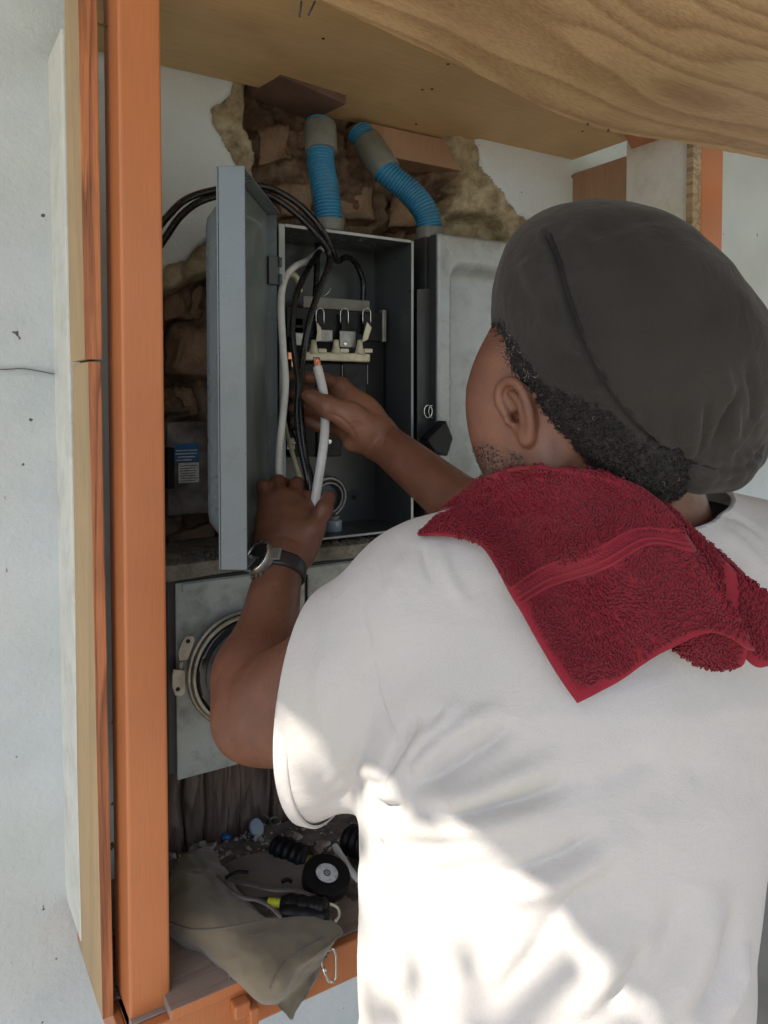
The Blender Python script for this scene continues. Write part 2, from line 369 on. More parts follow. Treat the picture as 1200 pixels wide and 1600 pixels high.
# ------------------------------------------------------------------ signed distance volumes, meshed with surface nets
class Vol:
    def __init__(s, lo, hi, h):
        s.lo = np.array(lo, float); s.h = h; s.n = np.ceil((np.array(hi)-s.lo)/h).astype(int)+1
        s.A = np.full(s.n, 1., np.float32)
    def sub(s, lo, hi):
        a = np.clip(np.floor((np.array(lo)-s.lo)/s.h).astype(int), 0, s.n); b = np.clip(np.ceil((np.array(hi)-s.lo)/s.h).astype(int)+1, 0, s.n)
        sl = tuple(slice(x, y) for x, y in zip(a, b))
        ax = [(s.lo[i]+s.h*np.arange(a[i], b[i])).astype(np.float32) for i in range(3)]
        return sl, ax[0][:, None, None], ax[1][None, :, None], ax[2][None, None, :]
    def op(s, fn, lo, hi, k=.01, mode='add'):
        m = k+3*s.h; sl, X, Y, Z = s.sub(np.array(lo)-m, np.array(hi)+m)
        if 0 in [q.stop-q.start for q in sl]: return
        b = fn(X, Y, Z).astype(np.float32); a = s.A[sl]
        if mode == 'cut': a, b = -a, b
        if k > 0:
            hh = np.clip(.5+.5*(a-b)/k, 0, 1); r = a*(1-hh)+b*hh-k*hh*(1-hh)
        else: r = np.minimum(a, b)
        s.A[sl] = -r if mode == 'cut' else r
    def cone(s, a, b, ra, rb, k=.01, mode='add'):
        a = np.asarray(a, float); b = np.asarray(b, float); d = b-a; dd = max(float(d@d), 1e-9); r = max(ra, rb)
        def f(X, Y, Z):
            t = np.clip(((X-a[0])*d[0]+(Y-a[1])*d[1]+(Z-a[2])*d[2])/dd, 0, 1)
            return np.sqrt((X-a[0]-t*d[0])**2+(Y-a[1]-t*d[1])**2+(Z-a[2]-t*d[2])**2)-(ra+(rb-ra)*t)
        s.op(f, np.minimum(a, b)-r, np.maximum(a, b)+r, k, mode)
    def chain(s, P, rs, k=.01, mode='add'):
        for i in range(len(P)-1): s.cone(P[i], P[i+1], rs[i], rs[i+1], k, mode)
    def ell(s, c, r, ax=None, k=.01, mode='add', e=2.0, neg=None):
        c = np.asarray(c, float); ax = np.eye(3) if ax is None else np.array(ax, float); r = np.array(r, float)
        ext = (np.abs(ax)*r[:, None]).sum(0) if e > 2 else np.sqrt(((ax*r[:, None])**2).sum(0))
        if neg is not None: ext = ext*1.2
        def f(X, Y, Z):
            q = [((X-c[0])*ax[i][0]+(Y-c[1])*ax[i][1]+(Z-c[2])*ax[i][2]) for i in range(3)]
            rr = [np.where(q[i] < 0, neg[i], r[i]) if neg is not None else r[i] for i in range(3)]
            if e == 2.0:
                k0 = np.sqrt((q[0]/rr[0])**2+(q[1]/rr[1])**2+(q[2]/rr[2])**2); k1 = np.sqrt((q[0]/rr[0]**2)**2+(q[1]/rr[1]**2)**2+(q[2]/rr[2]**2)**2)
                return k0*(k0-1)/(k1+1e-6)
            return ((np.abs(q[0]/rr[0])**e+np.abs(q[1]/rr[1])**e+np.abs(q[2]/rr[2])**e)**(1/e)-1)*r.min()
        s.op(f, c-ext, c+ext, k, mode)
    def mesh(s):
        A = s.A; S = A < 0
        c = np.zeros(tuple(s.n-1), np.uint8)
        for i in (0, 1):
            for j in (0, 1):
                for k in (0, 1): c += S[i:s.n[0]-1+i, j:s.n[1]-1+j, k:s.n[2]-1+k]
        act = (c > 0) & (c < 8); idx = np.argwhere(act); N = len(idx)
        vid = np.full(act.shape, -1, np.int32); vid[act] = np.arange(N)
        cor = [(i, j, k) for i in (0, 1) for j in (0, 1) for k in (0, 1)]
        val = {q: A[idx[:, 0]+q[0], idx[:, 1]+q[1], idx[:, 2]+q[2]] for q in cor}
        acc = np.zeros((N, 3)); cnt = np.zeros(N)
        for q in cor:
            for ax in range(3):
                if q[ax]: continue
                p = list(q); p[ax] = 1; p = tuple(p); a = val[q]; b = val[p]; m = (a < 0) != (b < 0)
                t = np.where(m, a/np.where(m, a-b, 1), 0); pt = np.array(q, float)[None, :].repeat(N, 0); pt[:, ax] += t
                acc += pt*m[:, None]; cnt += m
        V = s.lo+(idx+acc/cnt[:, None])*s.h
        F = []
        for ax in range(3):
            o1, o2 = [a for a in range(3) if a != ax]
            sa = [slice(None)]*3; sb = [slice(None)]*3; sa[ax] = slice(0, -1); sb[ax] = slice(1, None)
            a = S[tuple(sa)]; b = S[tuple(sb)]; D = np.argwhere(a != b)
            D = D[(D[:, o1] > 0) & (D[:, o2] > 0) & (D[:, o1] < s.n[o1]-1) & (D[:, o2] < s.n[o2]-1)]
            ins = a[D[:, 0], D[:, 1], D[:, 2]]
            def g(u, v):
                E = D.copy(); E[:, o1] -= u; E[:, o2] -= v; return vid[E[:, 0], E[:, 1], E[:, 2]]
            Q = np.stack([g(1, 1), g(0, 1), g(0, 0), g(1, 0)], 1)
            if ax == 1: ins = ~ins
            Q[~ins] = Q[~ins][:, ::-1]; F.append(Q)
        return V, np.concatenate(F)
def vnormals(V, F):
    n = np.cross(V[F[:, 2]]-V[F[:, 0]], V[F[:, 3]]-V[F[:, 1]]); out = np.zeros_like(V)
    for k in range(4): np.add.at(out, F[:, k], n)
    return out/(np.linalg.norm(out, axis=1)[:, None]+1e-12)
def smooth_mesh(V, F, it=3, lam=.5):
    for _ in range(it):
        acc = np.zeros_like(V); c = np.zeros(len(V))
        for k in range(4):
            np.add.at(acc, F[:, k], V[F[:, (k+1) % 4]]+V[F[:, (k-1) % 4]]); np.add.at(c, F[:, k], 2)
        V = V*(1-lam)+lam*acc/np.maximum(c, 1)[:, None]
    return V
def seg_dist(V, P):        # distance of every vertex to a polyline and the position along it 0..1
    P = np.asarray(P, float); best = np.full(len(V), 9.); tt = np.zeros(len(V)); n = len(P)-1
    for i in range(n):
        d = P[i+1]-P[i]; t = np.clip(((V-P[i])@d)/(d@d+1e-12), 0, 1); q = np.linalg.norm(V-P[i]-t[:, None]*d, axis=1)
        m = q < best; best[m] = q[m]; tt[m] = (i+t[m])/n
    return best, tt
class Surf:                # raycasts a body-frame mesh from the viewpoint it was measured from
    def __init__(s, V, F): s.b = BVHTree.FromPolygons([tuple(v) for v in V], [tuple(int(i) for i in f) for f in F])
    def depth(s, px, py, default=None):
        d = Vector(tuple(L(px, py, 1.))); h = s.b.ray_cast(Vector((0, 0, 0)), d.normalized())
        return default if h[0] is None else h[0].z
def fold(V, Nn, poly, width, amp, taper=.15):
    d, t = seg_dist(V, poly); e = np.clip(np.minimum(t, 1-t)/taper, 0, 1) if taper > 0 else 1
    return V+Nn*(amp*np.exp(-(d/width)**2)*e)[:, None]

# ================================================================== THE SETTING
WALL = 1.36
def poly_sd(px, pz, poly):      # signed distance in the wall plane, negative inside
    P = np.array(poly); n = len(P); d = np.full(px.shape, 9.); ins = np.zeros(px.shape, bool)
    for i in range(n):
        a, b = P[i], P[(i+1) % n]; e = b-a; t = np.clip(((px-a[0])*e[0]+(pz-a[1])*e[1])/(e@e), 0, 1)
        d = np.minimum(d, np.hypot(px-a[0]-t*e[0], pz-a[1]-t*e[1]))
        c = ((a[1] > pz) != (b[1] > pz)) & (px < (b[0]-a[0])*(pz-a[1])/(b[1]-a[1]+1e-12)+a[0]); ins ^= c
    return np.where(ins, -d, d)
def wp(*pts): return [(WY(x, y, WALL)[0], WY(x, y, WALL)[2]) for x, y in pts]
ground = obj('ground', box_bm((-40, -40, -.3), (40, WALL+.3, 0)), M['grass'], smooth=False); tag(ground, 'open grassy ground in front of the house', kind='structure')
path = obj('path', box_bm((-9, -7, -.05), (6, WALL, .03)), M['paving'], smooth=False); tag(path, 'unseen concrete paving before the wall, widened to bounce sunlight up', kind='structure')  # unseen paving, enlarged and lightened to bounce sunlight up at the plywood

def build_wall():
    xs = np.concatenate([[-7, -4, -2, -1, -.5, -.2], np.arange(0, .20, .02), np.arange(.20, 2.0, .006), np.arange(2.02, 2.6, .05), [3, 4, 6, 9]])
    zs = np.concatenate([[-.1, .2, .5], np.arange(.6, .68, .02), np.arange(.68, 2.22, .006), [2.25, 2.3, 2.4, 2.6, 2.9]])
    xs = np.unique(np.round(xs, 4)); zs = np.unique(np.round(zs, 4))
    X, Z = np.meshgrid(xs, zs, indexing='ij'); P = np.stack([X, X*0, Z], -1)
    nz = fbm(P, 14, 4)*.012+fbm(P, 60, 3, 5)*.006
    paint = wp((250, 425), (262, 412), (290, 404), (312, 384), (345, 372), (372, 330), (372, 262), (352, 225), (330, 195), (324, 165), (345, 158), (362, 140), (395, 60), (560, 60),
               (735, 180), (752, 252), (770, 275), (792, 305), (812, 330), (850, 352), (880, 390), (900, 800), (900, 1420), (250, 1420))
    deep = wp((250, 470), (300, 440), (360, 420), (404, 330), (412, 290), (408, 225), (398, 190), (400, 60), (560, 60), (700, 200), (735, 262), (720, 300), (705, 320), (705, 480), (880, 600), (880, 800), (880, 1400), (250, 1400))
    hole = wp((706, 372), (712, 336), (735, 330), (760, 338), (775, 336), (795, 358), (800, 385), (706, 385))
    s1 = poly_sd(X, Z, paint)+nz; s2 = poly_sd(X, Z, deep)+nz*1.4; s3 = poly_sd(X, Z, hole)+nz*.7
    st = lambda s, w: np.clip(.5-s/w, 0, 1)
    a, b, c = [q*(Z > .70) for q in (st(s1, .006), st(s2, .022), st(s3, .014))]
    rough = fbm(P, 30, 5, 2)*.026+np.abs(fbm(P, 11, 4, 8))*.03
    Y = WALL+a*(.012+rough*.6)+b*(.062+rough*1.6)+c*.06
    # hairline crack in the stucco left of the cabinet
    cr = wp((-60, 574), (0, 577), (40, 577), (72, 582), (102, 584)); d = np.abs(poly_sd(X, Z, cr+cr[::-1][1:-1])); Y = Y+.005*np.exp(-(d/.004)**2)*(X < .24)
    n, m = X.shape; V = np.stack([X, Y, Z], -1).reshape(-1, 3)
    i = np.arange(n-1)[:, None]*m+np.arange(m-1)[None, :]; F = np.stack([i, i+m, i+m+1, i+1], -1).reshape(-1, 4)
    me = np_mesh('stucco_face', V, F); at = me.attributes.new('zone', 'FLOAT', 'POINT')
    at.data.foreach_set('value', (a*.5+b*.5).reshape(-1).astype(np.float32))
    return me
house = empty('house_wall', (0, WALL, 0), 'white painted stucco house wall with a ragged cavity broken open behind the electrical box', 'wall')
obj('stucco_face', build_wall(), M['wall'], house)
box('wall_core', (-7, WALL+.2, 0), (9, WALL+.4, 3.4), M['concrete'], house, bv=0)
# crack as a real groove line, thin dark strip of open joint
cp = [WY(x, y, WALL-.0006) for x, y in ((-70, 572), (0, 577), (35, 576), (62, 580), (85, 584), (103, 581))]
tube('crack', cp, .0016, m_simple('crack_grime', (.12, .12, .11), .95), house, n=6, flat=.6)
# old bricks showing in the cavity
for k, (x, y, w_, h_, yy) in enumerate([(452, 318, 60, 58, 1.435), (548, 316, 66, 70, 1.445), (632, 335, 60, 56, 1.43), (425, 232, 46, 52, 1.45), (590, 262, 54, 40, 1.455), (690, 330, 50, 44, 1.445),
                                        (276, 470, 50, 60, 1.44), (300, 548, 60, 76, 1.435), (278, 632, 44, 46, 1.44), (298, 838, 66, 28, 1.43), (500, 352, 70, 34, 1.43)]):
    yy += .010; c = WY(x, y, yy); s = 1.45/1200; bm = box_bm((-w_*s*.5/.9, -.02, -h_*s*.5), (w_*s*.5/.9, .03, h_*s*.5))
    bmesh.ops.subdivide_edges(bm, edges=bm.edges, cuts=5, use_grid_fill=True)
    for v in bm.verts:
        p = np.array(v.co)+c; d = fbm(p[None], 60, 4, k)[0]*.018; q = fbm(p[None], 28, 4, k+9)[0]*.030; v.co += Vector((q*.7, d-abs(q)*.5, q*.5))
    o = obj('brick', bm, M['brick'], house, smooth=True); o.location = c; o.rotation_euler = (random.uniform(-.15, .15), random.uniform(-.22, .22), random.uniform(-.2, .2))

# roof eave over the wall: added unseen overhang, placed to shade the work
EAVE_Y, EAVE_Z = .272, 2.75; CANOPY_X = -.80
eave = empty('shade_eave', (0, WALL, 2.7), 'unseen eave slab over the wall with an added canopy, both placed to shade the man', 'roof')
box('soffit', (-6, EAVE_Y, EAVE_Z), (8, WALL+.1, EAVE_Z+.04), M['white_trim'], eave, bv=0)
px_ = lambda y: CANOPY_X-.19*y
extrude_poly('shade_canopy', [(px_(EAVE_Y), EAVE_Y-.002, EAVE_Z), (px_(-2.6), -2.6, EAVE_Z), (6, -2.6, EAVE_Z), (6, EAVE_Y-.002, EAVE_Z)], .05, M['white_trim'], eave, bv=0)  # added canopy out of view, its slanted edge sets the shadow line

# leafy branches added out of view to break the edge of the sunlight
shade_tree = empty('shade_tree', (-3.1, .1, 0), 'unseen added tree leaning over the edge of the porch roof, left of the cabinet', 'shade_tree')
tube('trunk', [(-3.1, .1, 0), (-3.0, .05, 1.2), (-2.75, -.02, 2.4), (-2.2, -.06, 3.1)], .07, M['rotwood'], shade_tree, n=10)
for k_, p_ in enumerate([[(-2.4, -.04, 2.95), (-1.7, -.1, 3.0), (-.95, -.15, 2.92)], [(-2.3, -.05, 3.0), (-1.8, -.5, 3.1), (-1.0, -.7, 2.95)], [(-2.3, -.05, 3.0), (-1.8, .3, 3.1), (-1.1, .2, 2.95)]]): tube('limb', p_, .014, M['rotwood'], shade_tree, n=6)
rs_ = np.random.RandomState(21); bm = bmesh.new()
for _ in range(900):
    y_ = rs_.uniform(-1.1, .35); c_ = Vector((CANOPY_X-.19*y_-abs(rs_.randn())*.13+.03, y_, rs_.uniform(2.84, 3.02))) if _ < 330 else Vector((rs_.uniform(-2.6, -1.35), rs_.uniform(-.9, .6), rs_.uniform(2.9, 3.5)))
    m_ = Matrix.Translation(c_) @ Matrix.Rotation(rs_.rand()*6.3, 4, 'Z') @ Matrix.Rotation(rs_.uniform(-.6, .6), 4, 'X'); l_, w_ = rs_.uniform(.022, .042), rs_.uniform(.012, .02)
    if _ >= 330 and rs_.rand() < .5: continue
    bm.faces.new([bm.verts.new(m_ @ Vector(q)) for q in ((-l_, 0, 0), (-l_*.2, -w_, .004), (l_, 0, 0), (-l_*.2, w_, .004))])
o = obj('crown', bm, m_simple('leaf_green', (.05, .09, .025), .6, var=.4), shade_tree, smooth=False); tag(o, kind='stuff')

# ------------------------------------------------------------------ wooden surround (cabinet without its door)
XL = WX(105, 1000, 1)[0]*0+.2300
cab = empty('timber_cabinet', (.8, WALL, .7), 'orange painted timber cabinet frame built round the electrical boxes, with plywood top and worn shelf', 'cabinet')
SH_Y = 1.0; zf = WY(400, 1545, SH_Y)[2]; ztop = WY(258, 105, WALL)[2]; XR = WX(1, 1, 1)[0]*0+1.392
print('shelf z', zf, 'top z', ztop)
# posts
def post(pts, y0, y1, z0, z1, label):
    a, b = pts; bm = box_bm((a, y0, z0), (b, y1, z1)); o = obj('post', bm, M['orange'], cab, smooth=False, label=label); bevel(o, .004, 3); return o
pxl = lambda px, Y: WY(px, 700, Y)[0]
POSTX0, POSTX1, POSTY = pxl(192, 1.04), pxl(258, 1.04), 1.04
post((POSTX0, POSTX1), POSTY, POSTY+.085, zf-.16, ztop-.003, 'orange painted left corner post')
post((pxl(1090, 1.05), pxl(1124, 1.05)), 1.05, 1.13, zf-.16, ztop-.003, 'orange painted right corner post')
# left side boards, their edges painted orange, white strip against the wall
def side_board(name, z0, z1, top, bot, label=None, thick_top=.02, thick_bot=.016):
    # (px white/ply line, px ply/edge line, px edge right) at two rows; board stands in a plane x=const that leans a little
    (ya, a0, a1, a2), (yb, b0, b1, b2) = top, bot
    def corner(py, p0, p1, p2):
        fy = 1.085; f = WY(p1, py, fy); r = WY(p2, py, fy); k = ray(p0, py); yb_ = f[0]*k[1]/k[0]
        back = np.array([f[0], min(max(yb_, 1.18), 1.345), f[2]]); s = back[1]/fy
        return f, r, back
    fA, rA, bA = corner(ya, a0, a1, a2); fB, rB, bB = corner(yb, b0, b1, b2)
    tA = rA[0]-fA[0]; tB = rB[0]-fB[0]
    zA, zB = z1, z0
    bm = hexa([(fB[0], fB[1], zB), (rB[0], rB[1], zB), (bB[0]+tB, bB[1], zB), (bB[0], bB[1], zB), (fA[0], fA[1], zA), (rA[0], rA[1], zA), (bA[0]+tA, bA[1], zA), (bA[0], bA[1], zA)])
    for f in bm.faces:
        f.material_index = 1 if f.normal.y < -.8 else 0
    o = obj(name, bm, [M['ply_side'], M['orange_edge']], cab, smooth=False, label=label); bevel(o, .0012); return fA, fB, bA, bB
zj = WY(137, 563, 1.085)[2]
side_board('side_board', zj+.0015, 2.12, (0, 102, 121, 152), (563, 110, 132, 160), 'upper plywood side board with thick orange edge')
fA, fB, bA, bB = side_board('side_board', WY(165, 1592, 1.085)[2], zj-.0015, (563, 113, 137, 158), (1592, 125, 160, 178), 'lower plywood side board with chipped orange edge')
# white strip between the board and the stucco
a = WY(93, 0, WALL); b = WY(107, 1420, WALL)
x0, x1 = a[0], b[0]
bm = hexa([(x1-.004, WALL-.13, WY(107, 1400, WALL)[2]), (x1+.016, WALL-.13, WY(107, 1400, WALL)[2]), (x1+.016, WALL+.01, WY(107, 1400, WALL)[2]), (x1-.004, WALL+.01, WY(107, 1400, WALL)[2]),
           (x1-.012, WALL-.12, 2.1), (x1+.008, WALL-.12, 2.1), (x1+.008, WALL+.01, 2.1), (x1-.012, WALL+.01, 2.1)])
bevel(obj('white_strip', bm, M['white_trim'], cab, smooth=False), .003)
# filler between strip and post (dark gap with a sliver of stucco behind)
# screw between side board and post near the top
cyl('screw', WY(150, 36, 1.09), WY(183, 46, 1.11), .0018, M['steel'], cab, 8, bv=0)
# top board, planks underneath, rear strip
top = extrude_poly('top_board', [(.236, .90, ztop), (XR, .90, ztop), (XR, WALL+.075, ztop), (WY(482, 178, WALL+.05)[0]+.01, WALL+.06, ztop), (WY(482, 178, WALL)[0], WALL-.002, ztop), (.236, WALL-.002, ztop)], .018, M['ply_plain'], cab)
bpx = lambda px, py, yy: WY(px, py, yy)
# second ply layer under the front part of the top (its end makes the thin joint line near the middle)
def WZt(px, py, dz=0): return WZ(px, py, ztop+dz)
# rear lintel pieces: reddish board at the back left, brownish at back centre
extrude_poly('rear_board', [WY(386, 150, 1.40), WY(485, 190, 1.42), WY(485, 168, 1.42)+[0, 0, .03], WY(386, 128, 1.40)+[0, 0, .03]], .12, m_simple('reddish_board', (.13, .08, .06), .7, var=.25, dirt=((.08, .05, .03), .6)), cab)
o = box('rear_board', (WY(560, 240, 1.40)[0], 1.395, WY(690, 262, 1.40)[2]), (WY(745, 262, 1.40)[0], 1.47, ztop-.004), M['ply_right'], cab)
# right side panel: brown ply at the back, white painted board at the front, ply edge strip
XRi = XR
zr0 = zf+.3
def side(name, pxa, pxb, yoff, m, zt, t=.015):
    ka, kb = ray(pxa, 300), ray(pxb, 300); ya, yb = XRi*ka[1]/ka[0], XRi*kb[1]/kb[0]
    return box(name, (XRi+yoff, yb+.0005, zr0), (XRi+yoff+t, ya, zt), m, cab)
zr = WX(905, 268, XRi)[2]
side('side_panel', 893, 978, .0, M['ply_right'], zr)
side('side_panel', 979, 1078, -.002, M['white_trim'], ztop-.002)
kb = ray(1078, 300); yb = XRi*kb[1]/kb[0]
box('edge_strip', (XRi-.014, yb-.018, zr0), (XRi+.012, yb-.001, ztop-.002), M['ply_core'], cab)
extrude_poly('corner_block', [(XR-.17, 1.075, ztop-.003), (XR-.002, 1.075, ztop-.003), (XR-.002, 1.18, ztop-.003)], -.02, M['orange_dark'], cab)
# shelf: worn board, front rail, orange rotten block
box('shelf_board', (POSTX0, SH_Y+.03, zf-.02), (XR, WALL+.12, zf), M['shelfwood'], cab)
box('front_rail', (POSTX0+.004, SH_Y+.012, zf-.062), (XR, SH_Y+.029, zf-.001), M['orange'], cab, bv=.003)
box('side_rail', (POSTX0-.012, SH_Y+.055, zf-.075), (POSTX0-.001, WALL-.01, zf-.022), M['orange'], cab)
blk = box('worn_front_board', (WZ(275, 1585, zf)[0]-.01, SH_Y+.006, zf+.0005), (WZ(400, 1540, zf)[0], SH_Y+.16, zf+.015), M['shelfwood'], cab, label='splintered grey board with peeling orange front edge')
blk.data.materials.append(M['orange'])
for f in blk.data.polygons:
    if f.normal.y < -.8: f.material_index = 1
c = WY(375, 1572, SH_Y+.004); box('metal_clip', c+[-.012, -.012, -.010], c+[.012, .008, .010], M['orange'], cab, bv=.003)
c = WY(392, 1580, SH_Y); box('metal_clip', c+[-.006, -.014, -.014], c+[.007, .005, .012], M['orange'], cab, bv=.002)
# nails and staples poking through the top
for i, (x, y, dx, dy, le) in enumerate([(505, 60, 0, 0, 0), (700, 100, 0, 0, 0), (660, 140, 0, 0, 0), (675, 139, 0, 0, 0), (910, 205, 0, 0, 0), (650, 194, 0, 0, 0)]):
    c = WZ(x, y, ztop)
    o = obj('nail_hole', tube_mesh([c-np.array([0, 0, .0008]), c+np.array([0, 0, .003])], .0028, 8), M['black_plastic'], cab); o.scale = (1, 1, 1)
for (x0, y0, x1, y1) in [(852, 258, 854, 270)]:
    tube('nail', [WY(x0, y0, 1.40), WY(x1, y1, 1.40)], .0016, M['dark_steel'], cab, n=6, spl=0)

# lifted plywood sheet in front of / above the top board, warped
sheet = empty('plywood_sheet', tuple(WY(900, 170, .9)), 'large warped plywood sheet with bold wavy grain jutting out overhead at the top right', 'plywood')
def build_sheet():
    edge = [(430, -34), (500, 0), (600, 48), (700, 94), (790, 138), (850, 168), (920, 196), (985, 211), (1060, 222), (1130, 236), (1200, 249), (1300, 268), (1450, 296)]
    E = np.array([WY(x, y, .89) for x, y in edge]); E = catmull(E, 6); n = len(E); rows = 26; V = []
    for j in range(rows):
        t = j/(rows-1); Q = E.copy(); Q[:, 1] = .89-(.89+.45)*t
        zz = E[:, 2]+(.05+.05*np.linspace(1, 0, n))*t
        if j == 0:
            jag = fbm(E, 60, 3)*.0035; jag[:] = jag; Q[:, 1] += jag; 
        Q[:, 2] = zz; V.append(Q)
    V = np.array(V); m = V.shape[1]; V2 = V.copy(); V2[..., 2] += .012
    A = V.reshape(-1, 3); B = V2.reshape(-1, 3); N = len(A); F = []
    for j in range(rows-1):
        for i in range(m-1):
            a = j*m+i; F.append((a, a+1, a+1+m, a+m)); F.append((N+a, N+a+m, N+a+1+m, N+a+1))
    for i in range(m-1):
        F.append((i, N+i, N+i+1, i+1)); a = (rows-1)*m+i; F.append((a, a+1, N+a+1, N+a))
    for j in range(rows-1):
        a = j*m; F.append((a, a+m, N+a+m, N+a)); a = j*m+m-1; F.append((a, N+a, N+a+m, a+m))
    return np_mesh('ply_panel', np.concatenate([A, B]), F, flip=True)
po = obj('ply_panel', build_sheet(), M['ply_grain'], sheet); mo = po.modifiers.new('es', 'EDGE_SPLIT'); mo.split_angle = R(40)
for (x0, y0, x1, y1) in [(925, 172, 918, 196), (955, 184, 950, 206), (471, 2, 468, 26), (492, 2, 482, 24)]:
    Yn = .885 if x0 > 900 else .88
    a = WY(x0, y0, Yn); b = WY(x1, y1, Yn)
    tube('nail', [a, b], .0014, M['dark_steel'], sheet if x0 > 900 else cab, n=6, spl=0)

# ------------------------------------------------------------------ electrical panel
BY = 1.235
c00, c10, c01, c11 = WY(438, 348, BY), WY(648, 379, BY), WY(436, 852, BY), WY(641, 826, BY)
bx0, bx1 = (c00[0]+c01[0])/2, (c10[0]+c11[0])/2; bz1 = (c00[2]+c10[2])/2; bz0 = (c01[2]+c11[2])/2
print('box', bx0, bx1, bz0, bz1, c00, c10, c01, c11)
BB = 1.375; T = .0025
panel = empty('electrical_panel', ((bx0+bx1)/2, BB, bz0), 'open grey metal electrical panel with black breakers, its door swung out to the left', 'electrical panel')
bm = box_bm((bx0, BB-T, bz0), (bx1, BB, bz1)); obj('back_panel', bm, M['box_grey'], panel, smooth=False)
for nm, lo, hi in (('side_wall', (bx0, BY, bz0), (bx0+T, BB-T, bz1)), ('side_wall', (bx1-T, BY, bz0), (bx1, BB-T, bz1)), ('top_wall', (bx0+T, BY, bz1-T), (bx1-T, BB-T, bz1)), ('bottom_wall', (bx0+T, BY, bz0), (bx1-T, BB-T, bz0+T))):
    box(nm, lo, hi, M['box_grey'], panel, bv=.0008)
rim = bmesh.new()
for lo, hi in (((bx0-.001, BY-.002, bz0), (bx0+.010, BY-.0005, bz1)), ((bx1-.004, BY-.002, bz0), (bx1+.001, BY-.0005, bz1)), ((bx0+.011, BY-.002, bz1-.004), (bx1-.005, BY-.0005, bz1+.001)), ((bx0+.011, BY-.002, bz0-.001), (bx1-.005, BY-.0005, bz0+.003))):
    box_bm(lo, hi, rim)
obj('front_lip', rim, m_simple('worn_edge', (.33, .36, .36), .4, .3), panel, smooth=False)
# left jamb (dark side outside the opening)
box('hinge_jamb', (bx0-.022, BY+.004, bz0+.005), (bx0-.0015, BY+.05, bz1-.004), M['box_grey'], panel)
# knock-outs
for (x, y) in ((456, 367), (530, 376), (565, 374)):
    c = WZ(x, y, bz1-T-.0005); ring('knockout', c, (0, 0, 1), .011, .0012, M['box_grey'], panel); ring('knockout', c, (0, 0, 1), .006, .001, M['box_grey'], panel)
for (x, y) in ((553, 777),):
    c = WY(x, y, BB-T-.001); ring('knockout', c, (0, 1, 0), .014, .0012, M['box_grey'], panel); ring('knockout', c, (0, 1, 0), .008, .001, M['box_grey'], panel); cyl('knockout_hole', c, c-np.array([0, .001, 0]), .0045, M['black_plastic'], panel, bv=0)
c = WY(512, 778, BB-.012); ring('hub_ring', c, (0, 1, .1), .040, .0045, M['steel'], panel); ring('hub_ring', c-np.array([0, .004, 0]), (0, 1, .1), .031, .003, M['steel'], panel)
cyl('hub_disc', c+[0, .004, 0], c+[0, .007, 0], .038, M['dark_steel'], panel, 40)
# bottom fitting
c = WY(519, 812, 1.29); c[2] = bz0+T
cyl('lock_nut', c, c+[0, 0, .022], .0185, M['pvc_blue'], panel, 12, bv=.002); cyl('lock_nut', c+[0, 0, -.019], c+[0, 0, -.004], .018, M['pvc_blue'], panel, 14, bv=.002)
cyl('brass_nipple', c+[0, 0, -.034], c+[0, 0, -.019], .013, m_simple('brass', (.45, .33, .12), .35, .8), panel)
cyl('bushing', c+[0, 0, .022], c+[0, 0, .030], .014, M['pvc'], panel, 24)
# interior
def bxp(name, x0, y0, x1, y1, Y, dep, mat, parent=None, bv=.0012, k=0):
    a, b = WY(x0, y0, Y), WY(x1, y1, Y); q = WY((x0+x1)/2, y0, Y)[2], WY((x0+x1)/2, y1, Y)[2]
    return box(name, (a[0], Y, q[1]), (b[0], Y+dep, q[0]), mat, parent or panel, bv=bv)
chassis = bxp('breaker_housing', 452, 486, 600, 690, 1.312, .05, M['black_plastic'])
bxp('mounting_strip', 474, 466, 578, 484, 1.31, .004, M['pvc'])
a = WY(476, 474, 1.309)
bxp('shield_plate', 448, 484, 600, 530, 1.300, .01, M['black_plastic'])
bxp('end_strip', 598, 484, 604, 534, 1.296, .014, M['steel'])
for x in (500, 538, 573):
    P = [WY(x-6, 506, 1.292), WY(x-6, 488, 1.292), WY(x-3.5, 483, 1.292), WY(x, 481.5, 1.292), WY(x+3.5, 483, 1.292), WY(x+6, 488, 1.292), WY(x+6, 506, 1.292)]
    tube('spring_clip', P, .0010, M['silver'], panel, n=6, spl=4)
    bxp('breaker_toggle', x-4, 490, x+4, 522, 1.288, .012, M['black_plastic'])
for (x0, y0, x1, y1) in ((497, 515, 520, 534), (531, 517, 556, 543), (462, 520, 482, 540)):
    bxp('lug_plate', x0, y0, x1, y1, 1.286, .004, M['steel'])
c = WY(540, 537, 1.284); cyl('terminal_screw', c, c+[0, .003, 0], .0045, M['silver'], panel, 16)
# cream terminal bar with posts and blades
tb = bxp('terminal_bar', 476, 551, 579, 564, 1.272, .02, M['cream'], bv=.003)
for x in (490, 525, 562):
    b0 = WY(x, 553, 1.276); b1 = WY(x, 531, 1.276)
    obj('terminal_post', tube_mesh([b0, b0*.6+b1*.4, b0*.3+b1*.7, b1], [.0105, .007, .0055, .0045], 12), M['cream'], tb)
    b2 = WY(x+14, 548, 1.270); box('terminal_saddle', b2-[.010, .003, .004], b2+[.008, .006, .004], M['cream'], tb, bv=.002)
for x, tx in ((497, -2), (570, 4)):
    a = [WY(x-5, 535, 1.268), WY(x+4, 531, 1.268), WY(x+6+tx, 512, 1.268), WY(x-1+tx, 503, 1.268), WY(x-2, 520, 1.268)]
    extrude_poly('terminal_blade', a, .0025, M['cream'], tb)
